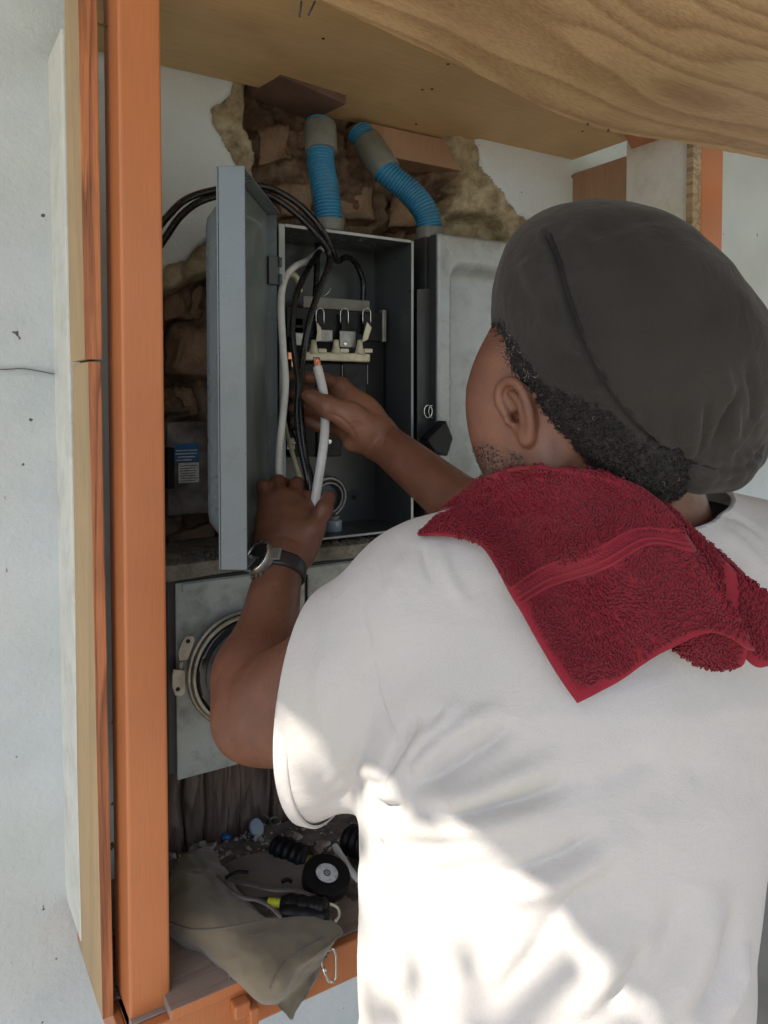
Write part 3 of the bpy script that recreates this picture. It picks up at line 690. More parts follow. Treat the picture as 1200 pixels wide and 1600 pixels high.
# lower breakers
for x0, x1 in ((452, 494), (495, 534), (536, 574)):
    br = bxp('breaker', x0, 567, x1, 714 if x1 < 536 else 690, 1.282, .07, M['black_plastic'], bv=.003)
    bxp('breaker_handle', (x0+x1)/2-7, 612, (x0+x1)/2+7, 632, 1.272, .012, M['black_plastic'], parent=br)
    c = WY((x0+x1)/2, 690, 1.2815); cyl('terminal_screw', c+[0, -.002, 0], c, .005, M['silver'], br, 14)
for x in (534.5, 574):
    bxp('divider_edge', x, 570, x+1.2, 600 if x > 560 else 590, 1.280, .03, M['steel'])
for (x, y) in ((451, 693), (449, 702)):
    bxp('lug', x, y-9, x+12, y, 1.276, .01, M['silver'])
for (x0, y0, x1, y1) in ((460, 497, 474, 509), (460, 511, 474, 528)): bxp('lug', x0, y0, x1, y1, 1.30, .01, M['steel'])
for (x0, y0, x1, y1) in ((450, 550, 457, 562), (455, 562, 459, 574)): bxp('copper_lug', x0, y0, x1, y1, 1.28, .01, M['copper'])
for (x0, y0, x1, y1) in ((604, 508, 614, 590), (606, 596, 614, 655), (608, 540, 617, 604), (606, 660, 616, 690)): bxp('link_bar', x0, y0, x1, y1, 1.33, .012, M['pvc'])
for y in (598, 652): bxp('link_clip', 606, y, 616, y+8, 1.326, .006, M['black_plastic'])
bxp('blue_tab', 626, 483, 632, 506, 1.30, .004, M['bluescrap']); bxp('blue_tab', 612, 496, 626, 505, 1.33, .004, m_simple('navy', (.01, .02, .10), .4))
tube('strand', [WY(505, 463, 1.305), WY(512, 458, 1.30), WY(517, 450, 1.30)], .0008, M['silver'], panel, n=5)
# ------------------------------------------------------------------ the door: a shallow pan, seen nearly edge on
hin = np.array([bx0-.016, BY+.002]); fre_t = W(359, 262, 1.06); fre_b = W(365, 893, 1.06)
fr = np.array([(fre_t[0]+fre_b[0])/2, (fre_t[1]+fre_b[1])/2]); dv = fr-hin; DW = np.linalg.norm(dv); dv /= DW
nv = np.array([-dv[1], dv[0]]);
if nv[0] < 0: nv = -nv         # points to the inside of the pan (towards +x)
dz1, dz0 = fre_t[2], fre_b[2]; print('door', DW, fr, hin, nv, dz0, dz1, 'box z', bz0, bz1)
DT = .040
def dp(s, t, z): q = hin+dv*s+nv*t; return (q[0], q[1], z)   # s along width, t towards inside
door = bmesh.new()
def dbox(s0, s1, t0, t1, z0, z1, bm):
    return hexa([dp(s0, t0, z0), dp(s1, t0, z0), dp(s1, t1, z0), dp(s0, t1, z0), dp(s0, t0, z1), dp(s1, t0, z1), dp(s1, t1, z1), dp(s0, t1, z1)], bm)
hz = (dz1-dz0)
o = obj('door', dbox(0, DW, -DT/2, -DT/2+.0025, dz0, dz1, bmesh.new()), M['door_grey'], panel, smooth=False, label='grey enamelled door of the panel, open'); bevel(o, .001); doorp = o
o = obj('door_flange', dbox(DW-.0025, DW, -DT/2+.003, DT/2, dz0, dz1, bmesh.new()), M['door_grey'], doorp, smooth=False); bevel(o, .001)
o = obj('door_flange', dbox(0.002, DW-.003, -DT/2+.003, DT/2-.002, dz1-.0025, dz1, bmesh.new()), M['door_grey'], doorp, smooth=False)
o = obj('door_flange', dbox(0.002, DW-.003, -DT/2+.003, DT/2-.002, dz0, dz0+.0025, bmesh.new()), M['door_grey'], doorp, smooth=False)
o = obj('door_flange', dbox(0, .0025, -DT/2+.003, DT/2-.008, dz0+.003, dz1-.003, bmesh.new()), M['door_grey'], doorp, smooth=False)
# embossed field of the door: bulges outwards (left), reads as a hollow from inside
bm = bmesh.new(); n1, n2 = 30, 40; g = []
for i in range(n1+1):
    row = []
    for j in range(n2+1):
        s = i/n1; t = j/n2; S = .012+(DW-.03)*s; Z = dz0+.02+(hz-.04)*t
        q = 1-(abs(2*s-1)**5+abs(2*t-1)**9); e = min(1, max(0, min(s, 1-s)/.16)); e2 = min(1, max(0, min(t, 1-t)/.09)); e = e*e*(3-2*e); e2 = e2*e2*(3-2*e2)
        row.append(bm.verts.new(dp(S, -DT/2-.001-.03*e*e2, Z)))
    g.append(row)
for i in range(n1):
    for j in range(n2): bm.faces.new((g[i][j], g[i+1][j], g[i+1][j+1], g[i][j+1]))
o = obj('embossed_field', bm, M['door_grey'], doorp); sm = o.modifiers.new('s', 'SOLIDIFY'); sm.thickness = .002
# inner skin (the same field seen from inside) at the other face
bm = bmesh.new(); g = []
for i in range(n1+1):
    row = []
    for j in range(n2+1):
        s = i/n1; t = j/n2; S = .004+(DW-.008)*s; Z = dz0+.004+(hz-.008)*t
        e = min(1, max(0, (min(s, 1-s)-.07)/.2)); e2 = min(1, max(0, (min(t, 1-t)-.03)/.10)); e = e*e*(3-2*e); e2 = e2*e2*(3-2*e2)
        row.append(bm.verts.new(dp(S, -DT/2+.017-.010*e*e2, Z)))
    g.append(row)
for i in range(n1):
    for j in range(n2): bm.faces.new((g[i][j], g[i][j+1], g[i+1][j+1], g[i+1][j]))
o = obj('inner_skin', bm, m_simple('inner_enamel', (.15, .18, .17), .2, var=.1, scale=4), doorp)
for z in (WY(428, 424, BY)[2], WY(428, 790, BY)[2]):
    hb = box('hinge', (hin[0]-.008, BY-.012, z-.024), (hin[0]+.012, BY-.003, z+.024), M['box_grey'], panel, bv=.001)
    for k in (-.014, .014): cyl('hinge_knuckle', (hin[0]+.012, BY-.013, z+k-.008), (hin[0]+.012, BY-.013, z+k+.008), .0035, M['box_grey'], hb, 10)

# ------------------------------------------------------------------ safety switch box to the right
SY = 1.20
s0 = WY(684, 362, SY); s0b = WY(684, 800, SY); sx0 = s0[0]; sz1 = s0[2]; sz0 = s0b[2]-.02; sx1 = sx0+.33
sw = empty('switch_box', ((sx0+sx1)/2, BB, sz0), 'scuffed light grey steel switch box with a pressed rectangular lid behind the head', 'switch box')
box('enclosure', (sx0+.004, SY+.046, sz0), (sx1, BB, sz1), M['dark_steel'], sw)
bm = bmesh.new(); n1, n2 = 60, 80; g = []
for i in range(n1+1):
    row = []
    for j in range(n2+1):
        s = i/n1*(sx1-sx0); t = j/n2*(sz1-sz0)
        # rounded rectangle recess
        cx, cz, hx, hzz, rad = (sx1-sx0)*.5, (sz1-sz0)*.485, (sx1-sx0)*.5-.03, (sz1-sz0)*.5-.045, .035
        qx, qz = abs(s-cx)-hx+rad, abs(t-cz)-hzz+rad; d = math.hypot(max(qx, 0), max(qz, 0))+min(max(qx, qz), 0)-rad
        e = min(1, max(0, -d/.020)); e = e*e*(3-2*e); rimd = min(s, t, sx1-sx0-s, sz1-sz0-t); edge = .006*max(0, 1-rimd/.006)**2
        row.append(bm.verts.new((sx0+s, SY+edge+.042*e, sz0+t)))
    g.append(row)
for i in range(n1):
    for j in range(n2): bm.faces.new((g[i][j], g[i+1][j], g[i+1][j+1], g[i][j+1]))
o = obj('lid', bm, M['switch_grey'], sw); sm = o.modifiers.new('s', 'SOLIDIFY'); sm.thickness = .0025; sm.offset = -1
box('lid_flange', (sx0-.001, SY+.004, sz0), (sx0+.0015, SY+.028, sz1-.004), M['dark_steel'], sw)
box('lid_flange', (sx0+.002, SY+.008, sz1-.003), (sx1, SY+.03, sz1+.001), M['switch_grey'], sw)
# curved handle plate with black grip and shackle rings, in the gap
pts = []
hy = 1.225
for (x, y) in ((652, 452), (674, 450), (679, 470), (684, 510), (688, 560), (688.5, 610), (685, 650), (681, 668), (660, 690), (652, 690)): pts.append(WY(x, y, hy))
extrude_poly('handle_plate', pts, .002, M['dark_steel'], sw)
tube('handle_edge', [WY(x, y, hy-.001) for x, y in ((674, 450), (680, 475), (685, 515), (688.5, 560), (688.5, 610), (685, 650), (680, 672))], .0012, M['switch_grey'], sw, n=6)
box('grip_bracket', WY(652, 478, hy+.01), WY(664, 600, hy+.02), M['black_plastic'], sw)
extrude_poly('grip', [WY(x, y, 1.20) for x, y in ((654, 686), (684, 656), (695, 684), (686, 712), (668, 706))], -.028, M['black_plastic'], sw, bv=.003)
for x in (669, 676): ring('shackle_ring', WY(x, 643, 1.215), (.6, 1, 0), .011, .0012, M['silver'], sw, sc=(.7, 1.1))

# ------------------------------------------------------------------ concrete ledge and meter box below
MY = 1.205
lz0, lz1 = WY(400, 890, MY)[2], WY(400, 869, MY)[2]
ledge = bmesh.new(); box_bm((.30, MY, lz0), (1.30, WALL+.05, lz1), ledge)
bmesh.ops.subdivide_edges(ledge, edges=ledge.edges, cuts=24, use_grid_fill=True)
for v in ledge.verts:
    p = np.array(v.co)[None]; v.co += Vector((0, float(fbm(p, 30, 3)[0])*.004, float(fbm(p, 40, 3, 4)[0])*.004))
led = obj('ledge_slab', ledge, M['concrete']); tag(led, 'dirty crumbling concrete ledge under the electrical panel, littered with dust', 'ledge')
mx0 = WY(275, 1000, MY)[0]; mzb = (WY(275, 1217, MY)[2]+WY(395, 1192, MY)[2])/2; mx1 = mx0+.42; mzt = lz0-.002
meter = empty('meter_box', ((mx0+mx1)/2, MY+.1, mzb), 'weathered green grey meter box with a round sealed cover below the panel', 'meter box')
box('enclosure', (mx0-.012, MY+.006, mzb+.01), (mx1, WALL+.02, mzt), M['dark_steel'], meter)
xg = WY(479, 930, MY)[0]
box('cover', (mx0, MY, mzb), (xg-.003, MY+.0045, mzt-.004), M['meter_grey'], meter, bv=.002)
box('cover', (xg+.003, MY, mzb), (mx1, MY+.0045, mzt-.004), M['meter_grey'], meter, bv=.002)
box('cover_lip', (mx0+.01, MY-.003, mzt-.018), (mx1, MY-.0004, mzt-.006), M['meter_grey'], meter, bv=.001)
mc = WY(372, 1040, MY-.006); mr = WY(372, 950, MY-.006)[2]-mc[2]; print('meter r', mr)
# rims
R_ = abs(mc[2]-WY(372, 1132, MY-.006)[2])
mc = WY(379, 1041, MY-.004)
for r_, t_, y_, m_ in ((.0935, .0042, -.008, 'ringsteel'), (.088, .0035, -.016, 'ringsteel'), (.080, .003, -.004, 'dark_steel')):
    ring('sealing_ring', mc+[0, y_, 0], (0, 1, 0), r_, t_, M[m_], meter, n=72)
g = cyl('meter_glass', mc+[0, -.018, 0], mc+[0, .004, 0], .083, M['glass_dark'], meter, 64, bv=.006)
cyl('meter_face', mc+[0, -.0215, 0], mc+[0, -.0185, 0], .070, m_simple('meter_dial', (.055, .055, .055), .3, var=.4, scale=20), meter, 64)
cyl('backing_flange', mc+[0, .0035, 0], mc+[0, -.008, 0], .090, M['dark_steel'], meter, 64)
for pts in (((277, 1018), (285, 1000), (290, 993), (300, 992), (303, 1000), (297, 1018), (292, 1030), (279, 1032)), ((268, 1055), (270, 1045), (288, 1046), (288, 1062), (289, 1080), (284, 1087), (273, 1086), (268, 1072))):
    t = extrude_poly('latch_tab', [WY(x, y, MY-.018) for x, y in pts], -.004, M['ringsteel'], meter, bv=.001)
for (x, y) in ((294, 1002), (278, 1077)):
    c = WY(x, y, MY-.0225); cyl('latch_hole', c, c+[0, .004, 0], .0035, M['black_plastic'], meter, 12, bv=0)
tube('latch_screw', [WY(283, 1030, MY-.014), WY(281, 1050, MY-.014)], .005, M['steel'], meter, n=8, spl=0)

# old plate with a faded blue and white notice, left of the door, deep in the cavity
plate = empty('old_backplate', tuple(WY(298, 780, 1.40)), 'stained grey metal plate with a faded blue and white notice left of the open door', 'plate')
a, b = WY(262, 660, 1.365), WY(334, 800, 1.365)
box('plate_body', (a[0], 1.365, b[2]), (b[0], 1.41, a[2]), m_simple('stained_plate', (.13, .125, .115), .7, var=.6, scale=26, bstr=.4, dirt=((.12, .045, .03), .7)), plate)
for (x0, y0, x1, y1, m) in ((272, 693, 311, 721, 'blue_print'), (279, 723, 311, 754, 'white_print')):
    o = bxp('notice', x0, y0, x1, y1, 1.3638, .001, M[m], parent=plate, bv=0)
for k, (x0, x1, y) in enumerate([(275, 308, 703), (274, 308, 708), (278, 305, 713), (276, 300, 718)]): bxp('printed_line', x0, y, x1, y+1.6, 1.3634, .0003, M['white_print'], parent=plate, bv=0)
for k in range(7):
    bxp('printed_line', 281+k % 2, 727+k*3.9, 308-(k*3) % 5, 728.4+k*3.9, 1.3634, .0003, m_simple('print_grey', (.12, .13, .14), .6), parent=plate, bv=0)
box('iron_bar', WY(262, 700, 1.35), WY(268, 762, 1.37), M['black_plastic'], plate)

# rotten wooden backing under the meter box: upright splintered boards
rot = empty('rotten_backing', (.7, 1.3, zf), 'dark rotten splintered wood backing between the meter box and the shelf', 'wood backing')
xx = .28
while xx < 1.15:
    wd = random.uniform(.022, .05); y0 = 1.365+random.uniform(0, .02); bm = box_bm((xx, y0, zf-.003), (xx+wd-.002, 1.42, mzb+.03+random.uniform(-.0, .02)))
    bmesh.ops.subdivide_edges(bm, edges=bm.edges, cuts=7, use_grid_fill=True)
    for v in bm.verts:
        p = np.array(v.co)[None]*np.array([1, 1, .25]); v.co += Vector((float(fbm(p, 60, 3)[0])*.006, float(fbm(p, 70, 3, 3)[0])*.018, 0))
    obj('board', bm, M['rotwood'], rot); xx += wd

# ------------------------------------------------------------------ conduits
def conduit(name, P, r, label, pitch=.0066, grow=.0040):
    C_ = catmull(P, 60); seg = np.r_[0, np.cumsum(np.linalg.norm(np.diff(C_, axis=0), axis=1))]; n = int(seg[-1]/pitch*8)
    s = np.linspace(0, seg[-1], n); Q = np.stack([np.interp(s, seg, C_[:, i]) for i in range(3)], 1)
    rr = r-grow*(.5+.5*np.cos(s/pitch*2*math.pi))**2.2
    root = empty(name, tuple(P[-1]), label, 'conduit', 'blue corrugated conduits above the electrical panel')
    obj('corrugated_tube', tube_mesh(Q, rr, 28), M['blue'], root); return root
cy = 1.305
c1 = [WY(498, 190, cy+.045), WY(500, 232, cy+.03), WY(502, 262, cy+.02), WY(509, 300, cy+.005), WY(514, 345, cy)]
k1 = conduit('blue_conduit', c1, .0265, 'blue corrugated conduit dropping almost straight into the top of the electrical panel')
a = WY(500, 196, cy+.04); cyl('coupling', a, WY(502, 238, cy+.026), .031, M['pvc'], k1, 32, bv=.002)
c2 = [WY(560, 205, 1.40), WY(582, 235, 1.37), WY(602, 268, 1.345), WY(640, 300, 1.32), WY(664, 330, 1.30), WY(672, 358, 1.295)]
k2 = conduit('blue_conduit', c2, .0265, 'blue corrugated conduit bending down to the right into the grey switch box')
cyl('coupling', WY(572, 220, 1.385), WY(604, 268, 1.345), .031, M['pvc'], k2, 32, bv=.002)
for c in (WY(514, 350, cy),): cyl('conduit_connector', c-[0, 0, .016], c+[0, 0, .008], .0285, M['pvc'], k1, 32, bv=.002)
for c in (WY(672, 366, 1.295),): cyl('conduit_connector', c-[0, 0, .03], c+[0, 0, .012], .029, M['pvc'], k2, 32, bv=.002)

# ------------------------------------------------------------------ wires
def wire(name, pts, r, mat, label, group=None, n=12, cat='cable'):
    P = []
    for p in pts: P.append(WY(p[0], p[1], p[2]))
    o = tube(name, P, r, mat, None, n=n, spl=10); tag(o, label, cat, group); return o
wire('black_cable', [(235, 372, 1.20), (262, 338, 1.20), (290, 312, 1.215), (330, 298, 1.23), (390, 290, 1.25), (430, 297, 1.25), (470, 322, 1.24), (500, 355, 1.225), (518, 388, 1.24), (527, 408, 1.265), (541, 402, 1.30), (556, 412, 1.32), (567, 440, 1.335), (567, 474, 1.335)], .0058, M['black_ins'],
     'upper black cable looping over the open panel door and down into the panel', 'black cables looping into the panel')
wire('black_cable', [(238, 402, 1.20), (258, 372, 1.20), (284, 336, 1.21), (320, 312, 1.225), (380, 300, 1.25), (425, 308, 1.25), (465, 336, 1.24), (496, 368, 1.228), (514, 396, 1.24), (512, 420, 1.225), (498, 455, 1.215), (484, 500, 1.205), (474, 550, 1.20), (469, 600, 1.185), (471, 660, 1.165), (478, 720, 1.15), (487, 778, 1.135), (486, 815, 1.15)], .0058, M['black_ins'],
     'lower black cable looping over the door and falling to the left hand', 'black cables looping into the panel')
wire('black_cable', [(500, 392, 1.33), (493, 402, 1.29), (478, 425, 1.25), (462, 465, 1.22), (457, 515, 1.205), (461, 560, 1.195), (466, 600, 1.18), (464, 650, 1.17), (470, 700, 1.155), (483, 765, 1.14), (480, 810, 1.15)], .0056, M['black_ins'],
     'black cable rising inside the panel left of the others and hanging to the left hand', None)
wire('black_cable', [(497, 380, 1.34), (496, 400, 1.335), (494, 440, 1.33), (492, 468, 1.32)], .0056, M['black_ins'], 'short thick black cable behind the loops at the top of the panel')
wire('black_cable', [(458, 670, 1.26), (470, 700, 1.25), (486, 745, 1.22), (490, 790, 1.16)], .0052, M['black_ins'], 'short black cable coming from under the breakers to the left hand')
wire('white_cable', [(503, 388, 1.335), (482, 406, 1.30), (462, 416, 1.265), (446, 434, 1.245), (439, 470, 1.215), (442, 540, 1.19), (446, 600, 1.175), (441, 660, 1.16), (437, 700, 1.165), (436, 752, 1.170), (440, 785, 1.165)], .0062, M['white_ins'],
     'long white cable hanging down the left edge of the panel into the left hand')
wire('white_cable', [(448, 430, 1.30), (458, 429, 1.295), (465, 438, 1.30), (468, 455, 1.31)], .0060, M['cream_ins'], 'short cream cable end curling at the top left of the panel')
wire('white_cable', [(443, 655, 1.28), (452, 690, 1.26), (460, 720, 1.24), (468, 746, 1.22)], .0042, M['cream_ins'], 'thin cream wire hanging behind the black cables under the breakers')
WC = empty('white_cable', tuple(W(500, 640, 1.28)), 'white cable with a bare copper end held up by the right hand', 'cable')
PW = [W(496, 573, 1.30), W(500, 590, 1.296), W(505, 612, 1.290), W(507, 634, 1.298), W(508, 660, 1.272), W(505, 700, 1.255), W(499, 740, 1.250), W(494, 772, 1.248), W(489, 805, 1.245)]
tube('insulation', PW, .0078, M['white_ins'], WC, n=16)
bm = bmesh.new()
for k in range(9):
    a = 2*math.pi*k/8; r_ = .0042 if k < 8 else 0
    P = [W(497, 577, 1.2985)+r_*(math.cos(a+t*1.2)*RGT+math.sin(a+t*1.2)*FWD)+UPV*(.020*t)-RGT*.003*t for t in np.linspace(-.2, 1, 7)]
    tube_mesh(P, .0019, 6, bm=bm)
obj('copper_end', bm, M['copper'], WC)

# ------------------------------------------------------------------ things on the shelf
def SZ(px, py, h=0.): return WZ(px, py, zf+h)
# rubble and dirt
def lumps(name, spots, mat, seed, label, cat, smin=.004, smax=.012, parent=None):
    rs = np.random.RandomState(seed); bm = bmesh.new()
    for c in spots:
        s = rs.uniform(smin, smax); m = Matrix.Translation(Vector(tuple(c))) @ Matrix.Rotation(rs.rand()*6, 4, Vector(rs.rand(3)-.5).normalized()) @ Matrix.Diagonal((s, s*rs.uniform(.6, 1), s*rs.uniform(.4, .9), 1))
        r_ = bmesh.ops.create_icosphere(bm, subdivisions=1, radius=1, matrix=m)
        for v in r_['verts']: v.co += Vector(rs.randn(3))*s*.16
    o = obj(name, bm, mat, parent, smooth=False); tag(o, label, cat, kind='stuff'); return o
rs = np.random.RandomState(3)
sp = [SZ(rs.uniform(262, 700), rs.uniform(1285, 1345), .002) for _ in range(420)]
lumps('crumbled_mortar', sp, M['rock'], 4, 'crumbs of grey mortar scattered along the back of the shelf', 'rubble', .0015, .006)
sp = [SZ(rs.uniform(262, 330), rs.uniform(1295, 1345), .005) for _ in range(12)]+[SZ(rs.uniform(340, 540), rs.uniform(1290, 1335), .005) for _ in range(6)]
for k, p in enumerate(sp):
    s = rs.uniform(.007, .014); bm = bmesh.new(); bmesh.ops.create_icosphere(bm, subdivisions=1, radius=s)
    for v in bm.verts: v.co = Vector((v.co.x*1.2, v.co.y, v.co.z*.6))+Vector(rs.randn(3))*s*.22
    o = obj('mortar_chunk', bm, M['rock'], smooth=False); o.location = p; o.rotation_euler = (0, 0, rs.rand()*6)
    tag(o, 'pale chunk of broken mortar in the litter at the back of the shelf', 'rubble', 'mortar chunks on the shelf')
sp = [WY(rs.uniform(262, 640), 860, rs.uniform(1.21, 1.30)) for _ in range(300)]
for p in sp: p[2] = lz1+.001
lumps('ledge_dust', sp, M['dirt'], 6, 'dust and grit lying on the concrete ledge', 'rubble', .0015, .005)
bm = bmesh.new(); n = 90; g = []
gx = np.linspace(.23, 1.3, n); gy = np.linspace(1.09, 1.36, 40)
G = np.array([[(x, y, 0) for y in gy] for x in gx]); hgt = fbm(G, 30, 4)*.007+.004*np.clip((G[..., 1]-1.12)/.1, -1, 1)
for i in range(n): g.append([bm.verts.new((gx[i], gy[j], zf+hgt[i, j])) for j in range(40)])
for i in range(n-1):
    for j in range(39): bm.faces.new((g[i][j], g[i+1][j], g[i+1][j+1], g[i][j+1]))
o = obj('dirt_layer', bm, M['dirt']); tag(o, 'grey dirt caked over the back half of the shelf', 'dirt', kind='stuff')
# batten across the back of the shelf
a, b = SZ(262, 1305, .01), SZ(560, 1245, .01)
o = obj('loose_batten', hexa([a+[0, -.012, -.006], b+[0, -.012, -.006], b+[0, .012, -.006], a+[0, .012, -.006], a+[0, -.012, .006], b+[0, -.012, .006], b+[0, .012, .006], a+[0, .012, .006]]), m_simple('grey_batten', (.19, .165, .14), .8, var=.3, scale=30), smooth=False)
tag(o, 'weathered grey batten lying along the back of the shelf', 'batten')
c = SZ(399, 1294, .016); o = cyl('knockout_disc', c, c+[0.002, -.004, .003], .0165, M['pvc_blue'], None, 32); tag(o, 'small round grey metal knockout disc lying in the rubble', 'disc')
o = ring('plastic_ring', SZ(425, 1262, .024), (.2, -1, .9), .021, .0025, M['pvc'], None, arc=(0.2, 4.6)); tag(o, 'open grey plastic ring lying behind the metal disc', 'ring')
o = ring('washer', SZ(430, 1283, .016), (0, -.3, 1), .010, .0018, M['steel'], None); tag(o, 'small flat washer beside the plastic ring', 'washer')
bm = bmesh.new(); bmesh.ops.create_icosphere(bm, subdivisions=2, radius=.0075)
for v in bm.verts: v.co += Vector(rs.randn(3))*.0016
o = obj('blue_scrap', bm, M['bluescrap']); o.location = SZ(352, 1308, .010); tag(o, 'crumpled bit of bright blue plastic in the rubble', 'plastic scrap')
for k, (x, y) in enumerate(((250, 640), (0, 0))): pass

# canvas tool pouch lying open: sewn bag as one soft volume
pouch = empty('tool_pouch', tuple(SZ(400, 1480, .0)), 'olive brown canvas tool pouch slumped open over the shelf edge', 'pouch')
def build_pouch():
    # rows across the bag from the rear/top edge to the front/bottom edge; pixel + height above the shelf
    rows = [[(258, 1392, .02), (268, 1364, .035), (290, 1335, .045), (318, 1326, .045), (336, 1330, .035), (340, 1352, .02)],
            [(257, 1410, .035), (275, 1385, .055), (310, 1372, .062), (345, 1378, .055), (375, 1402, .045), (384, 1410, .03)],
            [(257, 1440, .035), (290, 1430, .065), (335, 1425, .075), (375, 1420, .070), (405, 1425, .060), (430, 1436, .05)],
            [(262, 1462, .010), (315, 1475, .045), (365, 1470, .062), (405, 1455, .062), (450, 1437, .058), (505, 1428, .05)],
            [(308, 1496, .006), (355, 1515, .034), (400, 1510, .050), (440, 1485, .056), (490, 1455, .056), (536, 1445, .050)],
            [(358, 1530, .002), (395, 1545, .016), (425, 1545, .030), (460, 1520, .040), (500, 1495, .042), (532, 1470, .040)],
            [(392, 1538, 'h'), (418, 1560, 'h'), (445, 1562, 'h'), (468, 1545, 'h'), (495, 1520, 'h'), (518, 1482, 'h')],
            [(425, 1562, 'h'), (442, 1580, 'h'), (455, 1592, 'h'), (462, 1580, 'h'), (474, 1560, 'h'), (502, 1500, 'h')]]
    P = np.array([[W2L(WY(x, y, SH_Y-.012) if h == 'h' else WZ(x, y, zf+h)) for x, y, h in r] for r in rows])
    # bicubic refine
    P = np.array([catmull(r, 12) for r in P]); P = np.array([catmull(P[:, j], 12) for j in range(P.shape[1])]).transpose(1, 0, 2)
    Q = L2W(P); n, m = Q.shape[:2]
    nr = np.cross(np.gradient(Q, axis=0), np.gradient(Q, axis=1)); nr /= np.linalg.norm(nr, axis=-1)[..., None]+1e-9
    if nr[..., 2].mean() < 0: nr = -nr
    Q = Q+nr*(fbm(Q, 14, 3, 2)[..., None]*.016+fbm(Q, 45, 3, 4)[..., None]*.003)
    dl = Q[..., 2] < zf
    # thickness: lower side of the bag falls to the shelf
    B = Q.copy(); inner = (np.minimum(np.arange(n), n-1-np.arange(n))[:, None] > 0)*(np.minimum(np.arange(m), m-1-np.arange(m))[None, :] > 0)
    hang = Q[..., 1] < SH_Y+.012; B[..., 2] = np.where(inner & ~hang, np.minimum(Q[..., 2]-.004, zf+.003), Q[..., 2]-.001); B[..., 1] = np.where(hang & inner, Q[..., 1]+.014, Q[..., 1])
    A_ = Q.reshape(-1, 3); B_ = B.reshape(-1, 3); N = len(A_); F = []
    for i in range(n-1):
        for j in range(m-1): a = i*m+j; F.append((a, a+1, a+1+m, a+m)); F.append((N+a, N+a+m, N+a+1+m, N+a+1))
    def side_(idx):
        for a, b in zip(idx[:-1], idx[1:]): F.append((a, N+a, N+b, b))
    side_(list(range(m))); side_([i*m+m-1 for i in range(n)]); side_([(n-1)*m+j for j in range(m-1, -1, -1)]); side_([i*m for i in range(n-1, -1, -1)])
    return np_mesh('bag', np.concatenate([A_, B_]), F)
bag = obj('bag', build_pouch(), M['pouch'], pouch)
def soft_flap(name, pts, thick, mat, parent, dome=.004, seed=0):
    P = [np.array(p) for p in pts]; c = sum(P)/len(P); bm = bmesh.new(); rings = 7; n = len(P); allv = []
    PP = catmull(P+[P[0]], 6)[:-1]; m = len(PP); vs = [[bm.verts.new(tuple(c+(p-c)*((k+1)/rings)+np.array([0, 0, dome*(1-((k+1)/rings)**2)+float(fbm((c+(p-c)*((k+1)/rings))[None], 40, 3, seed)[0])*.006]))) for p in PP] for k in range(rings)]
    c0 = bm.verts.new(tuple(c+np.array([0, 0, dome])))
    for i in range(m): bm.faces.new((c0, vs[0][i], vs[0][(i+1) % m]))
    for k in range(rings-1):
        for i in range(m): bm.faces.new((vs[k][i], vs[k+1][i], vs[k+1][(i+1) % m], vs[k][(i+1) % m]))
    o = obj(name, bm, mat, parent); s = o.modifiers.new('s', 'SOLIDIFY'); s.thickness = thick; s.offset = 0; return o
for pts in ([SZ(*q) for q in ((262, 1440, .052), (300, 1452, .066), (350, 1450, .078), (400, 1440, .078), (450, 1425, .072), (510, 1420, .062))], [SZ(*q) for q in ((420, 1545, .036), (432, 1520, .052), (450, 1500, .060), (480, 1480, .062), (505, 1465, .060))]):
    pb = BVHTree.FromPolygons([tuple(v.co) for v in bag.data.vertices], [tuple(p.vertices) for p in bag.data.polygons]); C_ = []
    for q in catmull(pts, 10):
        h_ = pb.ray_cast(Vector(tuple(CAM)), Vector(tuple(q-CAM)).normalized())
        if h_[0] is not None: C_.append(np.array(h_[0])-.0006*unit(q-CAM))
    if len(C_) > 4: obj('seam', tube_mesh(np.array(C_), .0016, 6), M['pouch_in'], pouch)
flap = soft_flap('open_flap', [SZ(338, 1358, .02), SZ(365, 1345, .03), (SZ(395, 1335, .035)), SZ(440, 1330, .03), SZ(500, 1355, .03), SZ(530, 1400, .03), SZ(500, 1420, .02), SZ(430, 1400, .02), SZ(375, 1400, .018)], .003, M['pouch_in'], pouch)
zip1 = [SZ(354, 1374, .05), SZ(372, 1380, .05), SZ(400, 1386, .052), SZ(430, 1392, .052), SZ(462, 1392, .05), SZ(492, 1402, .045)]
zip2 = [SZ(340, 1370, .06), SZ(362, 1392, .067), SZ(380, 1404, .073), (SZ(402, 1408, .075)), SZ(422, 1418, .075), SZ(438, 1434, .073)]
for zp in (zip1, zip2):
    C_ = catmull(zp, 16); bm = tube_mesh(C_, .0026, 6, flat=.5)
    for p in C_[::1]: bmesh.ops.create_cube(bm, size=.0034, matrix=Matrix.Translation(Vector(tuple(p))+Vector((0, 0, .0015))))
    obj('zipper', bm, M['steel'], pouch, smooth=False)
tube('zipper_pull', [SZ(352, 1372, .056), SZ(362, 1366, .06), SZ(374, 1362, .058), SZ(388, 1363, .055)], .004, M['black_plastic'], pouch, n=6, flat=.6)
# carabiner
cb = [WY(x, y, .985) for x, y in ((501, 1497), (504, 1510), (512, 1530), (518, 1534), (524, 1529), (525, 1510), (524, 1490), (519, 1483), (512, 1485))]
cr = tube('carabiner', cb, .0021, M['silver'], None, n=10); tag(cr, 'small silver carabiner hanging from the corner of the tool pouch', 'carabiner')
tube('gate', [WY(505, 1512, .984), WY(511, 1527, .984)], .0030, M['silver'], cr, n=8, spl=0)
tube('hang_loop', [WY(500, 1480, 1.0), WY(507, 1490, .988), WY(513, 1490, .985)], .0025, M['pouch'], pouch, n=6)
